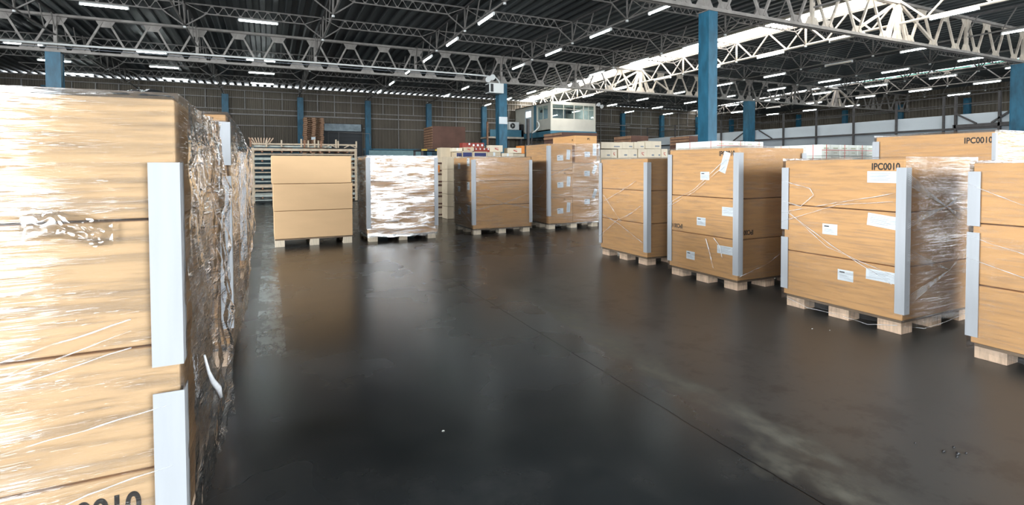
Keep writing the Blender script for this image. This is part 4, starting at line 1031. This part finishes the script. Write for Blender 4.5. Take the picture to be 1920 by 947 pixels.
for i in range(4): small(889 + i * 7.6, 896.6 + i * 7.6, 277.5, 284, Yl + .1, f'small red carton with white sun in the lower row, {ORD[i + 1]} from the left', 'small red cartons', 'red_card', mark='window', dep=.3, name='red_carton')
small(867, 876, 267.5, 277, Yl + .3, 'small dark red carton left of the sun-printed ones', 'small red cartons', 'red_card', dep=.3, name='red_carton')
for i in range(3): small(876 + i * 11, 887 + i * 11, 274, 277.3, Yl + .3, f'flat brown carton between the two red rows, {ORD[i + 1]} from the left', 'flat cartons', 'tape', dep=.3)

# ------------------------------------------------------------------ dark brown wrapped piles
def brown_pile(px0, px1, ytop, ybot, Y, dep, label, n=1, sub=True, side='wood_dark'):
    a_, b_ = atY(px0, ytop, Y), atY(px1, ybot, Y)
    t = thing('wrapped_crate', ((a_.x + b_.x) / 2, Y + dep / 2, b_.z), label, 'crate', 'dark wrapped crates')
    hx, h = (b_.x - a_.x) / 2, a_.z - b_.z
    q = MB(); q.box(-hx, hx, -dep / 2, dep / 2, .0, h); q.build('body', M['brown_card'], t, bevel=.03)
    q = MB(); s = int(h / .12)
    for k in range(max(2, s)): q.box(-hx - .03, -hx + .0, -dep / 2 + .03, dep / 2 - .03, h * k / max(2, s) + .02, h * (k + 1) / max(2, s) - .02)
    q.build('stacked_sheets', M[side], t)
    return t, a_, b_
t, a_, b_ = brown_pile(811, 873, 236, 280, 26.0, 1.6, 'big dark brown wrapped pile above the gap between the back row stacks')
bk = thing('storage_frame', ((a_.x + b_.x) / 2, 26.8, 0), 'dark storage frame with yellow beam under the brown wrapped pile', 'rack')
hx = (b_.x - a_.x) / 2 + .1
q = MB(); q.box(-hx - .5, hx, -.8, .8, b_.z - .09, b_.z - .01); q.build('deck', M['steel_dark'], bk)
q = MB()
for k in range(7):
    if k % 2 == 0: q.box(-hx - .5 + k * .36, -hx - .5 + k * .36 + .3, -.83, -.80, b_.z - .1, b_.z - .01)
q.build('warning_stripe', M['yellow'], bk)
for x in (-hx - .45, hx - .05): 
    for y in (-.75, .75): q = MB(); q.box(x - .05, x + .05, y - .05, y + .05, 0, b_.z - .09); q.build('leg', M['steel_dark'], bk)
def crate_with_base(px0, px1, ytop, ybot, Y, dep, label):
    t, a_, b_ = brown_pile(px0, px1, ytop, ybot, Y, dep, label)
    n = 2
    for i in range(n):
        carton(a_.x, b_.x, Y, Y + dep, b_.z * i / n, b_.z * (i + 1) / n, f'{["lower", "upper"][i]} brown carton carrying the {label}', 'brown cartons under the wrapped crates', 'brown_card')
crate_with_base(1054, 1121, 247.5, 262, 15.5, 1.3, 'long brown wrapped crate in front of the office cabin')
crate_with_base(1184, 1216, 254, 268, 19.0, 1.3, 'reddish brown wrapped bundle above the pale cartons')
crate_with_base(1293, 1312, 254.5, 272, 17.0, 1.2, 'brown wrapped crate just left of the broad blue column')

# ------------------------------------------------------------------ steel frames stacked left, timber, pallet tower
RY = 24.0
r0, r1 = atY(472, 281, RY).x, atY(668, 281, RY).x
fm_ = []
for k in range(6):
    z0 = .03 + .385 * k
    lab = ['bottom', 'second', 'third', 'fourth', 'fifth', 'topmost'][k]
    t = thing('stacking_frame', (r0, RY, z0), f'{lab} long steel frame of the pile behind the plain cartons', 'steel frame', 'stacked long steel frames')
    L_ = r1 - r0; mt_ = ['pale_steel', 'tan_steel', 'pale_steel', 'tan_steel', 'pale_steel', 'tan_steel'][k]
    for y in (0, 1.3): q = MB(); q.box(0, L_, y - .05, y + .05, .26, .36); q.box(0, L_, y - .03, y + .03, .10, .14); q.build('beam', M[mt_], t)
    for i in range(12):
        q = MB(); q.box(L_ * i / 11 - .03, L_ * i / 11 + .03, -.03, 1.33, .19, .25); q.build('cross_bar', M['rust'], t)
    q = MB()
    for i in range(9): q.box(.08 + .05 * random.random(), L_ * random.uniform(.55, .97), .06 + i * .13, .14 + i * .13, .252, .252 + random.uniform(.03, .09))
    q.build('loose_tubes', M[['tan_steel', 'pale_steel', 'rust'][k % 3]], t)
    for x in (.03, L_ - .03):
        for y in (0, 1.3): q = MB(); q.box(x - .05, x + .05, y - .055, y + .055, 0, .38); q.build('corner_post', M['tan_steel'], t)
zt = .03 + .385 * 5
t = thing('top_rail_frame', (r0, RY, zt + .41), 'tan steel rail frame with pegs and zigzag on top of the steel pile', 'steel frame')
L_ = r1 - r0
q = MB(); q.box(0, L_, -.03, .03, .10, .16); q.build('long_rail', M['tan_steel'], t)
q = MB(); q.box(0, L_ * .75, .05, .4, .0, .07); q.build('sheet_bundle', M['pale_steel'], t)
for i, px_ in enumerate((470, 500, 528, 565, 571, 578, 590, 597, 602, 630, 634, 668)):
    x = atY(px_, 281, RY).x - r0; q = MB(); q.box(x - .03, x + .03, -.05, .05, 0, .30 if i % 3 else .36); q.build('peg', M['tan_steel' if i % 4 else 'rust'], t)
q = MB()
for px_ in (608, 645):
    x = atY(px_, 281, RY).x - r0; q.bar((x, -.03, -.0), (x + .25, -.03, .12), .035).bar((x + .25, -.03, .12), (x + .52, -.03, 0), .035)
q.build('zigzag', M['tan_steel'], t)
tb = thing('timber_bundle', (r0 + .1, RY + .5, zt + .4), 'fanned bundle of timber stakes on the left end of the steel pile', 'timber')
for i in range(9):
    q = MB(); a_ = (i - 4) * .09; q.bar((.25 + a_ * .5, .05 * (i % 3), .0), (.25 + a_ * 1.3, .05 * (i % 3), .42), .045); q.build('stake', M['wood'], tb)
bx_ = small(528, 549, 275.5, 280.5, RY + .75, 'small brown carton lying on the steel pile', 'odd cartons', 'brown_card')

pm_ = MB()
for i in range(6): pm_.box(.03 + i * .216, .03 + i * .216 + .10, 0.0, 1.09, .105, .124, 1)
for j in (0, .48, .96): pm_.box(0, 1.25, j + .02, j + .12, .088, .105, 1).box(0.01, 1.24, j + .02, j + .12, 0, .014, 1)
for i in (0, 1, 2):
    for j in (0, 1, 2): pm_.box(i * .52, i * .52 + .21, j * .48, j * .48 + .13, .014, .088, 0)
pmesh = pm_.mesh('old_pallet', [M['wood_tower'], M['wood_dark']])
PYs = 39.6; pxs = atY(568, 250, PYs).x
ptop = atY(580, 218, PYs).z; npal = int(ptop / .145)
for k in range(npal):
    o = bpy.data.objects.new('old_pallet', pmesh); C.objects.link(o)
    o.scale = (1.08, 1.0, 1.1)
    o.location = (pxs + random.uniform(-.025, .025) + .004 * k - .06, PYs + random.uniform(-.03, .03), .145 * k); o.rotation_euler = (0, 0, random.uniform(-.012, .012))
    tag(o, f'old brown pallet in the tall tower by the roller door, {ORD[npal - k] if npal - k <= 20 else ORD[k + 1]} {"from top" if npal - k <= 20 else "from floor"}', 'pallet', 'tower of old pallets')
ps = thing('paper_notice', (pxs + .68, PYs - .06, atY(578, 262, PYs).z), 'white paper notice fixed on the tall pallet tower', 'notice')
q = MB(); q.box(-.14, .14, 0, .01, 0, .2); q.build('sheet', M['sticker'], ps)
pn = atY(692, 282, 36); pn2 = atY(790, 292, 36)
t = thing('pale_panel', (pn.x, 36, 0), 'pale teal long low panel behind the shiny wrapped stack', 'panel')
q = MB(); q.box(0, pn2.x - pn.x, 0, .06, pn2.z - .3, pn.z); q.build('sheet', mat('pale_teal_sheet', (.22, .36, .38), .5, var=.1), t)
for x in (.1, pn2.x - pn.x - .1): q = MB(); q.box(x - .04, x + .04, .06, .14, 0, pn.z - .05); q.build('leg', M['steel_dark'], t)

# ------------------------------------------------------------------ crumbs on the floor
for i, (px_, py_, s) in enumerate(((1770, 848, .012), (1797, 853, .016), (1789, 840, .010), (1812, 851, .009), (1795, 858, .010), (831, 809, .008), (1523, 617, .009), (1556, 620, .007), (1716, 832, .008))):
    p = atZ(px_, py_, 0); q = MB()
    q.tube([(-s, 0, .002), (0, s * .3, s * .45), (s, 0, .002)], [s * .2, s * .5, s * .25], 6)
    o = q.build('debris_chip', M['crumb'] if i in (5, 6, 7) else M['black']); o.location = p
    tag(o, f'tiny {"pale" if i in (5, 6, 7) else "dark"} chip of debris on the floor, {["left of the near right cluster", "middle of the near right cluster", "back of the near right cluster", "right of the near right cluster", "front of the near right cluster", "alone in the middle of the aisle", "in front of the second stack", "just right of another before the second stack", "alone before the cluster"][i]}', 'debris', 'floor debris')
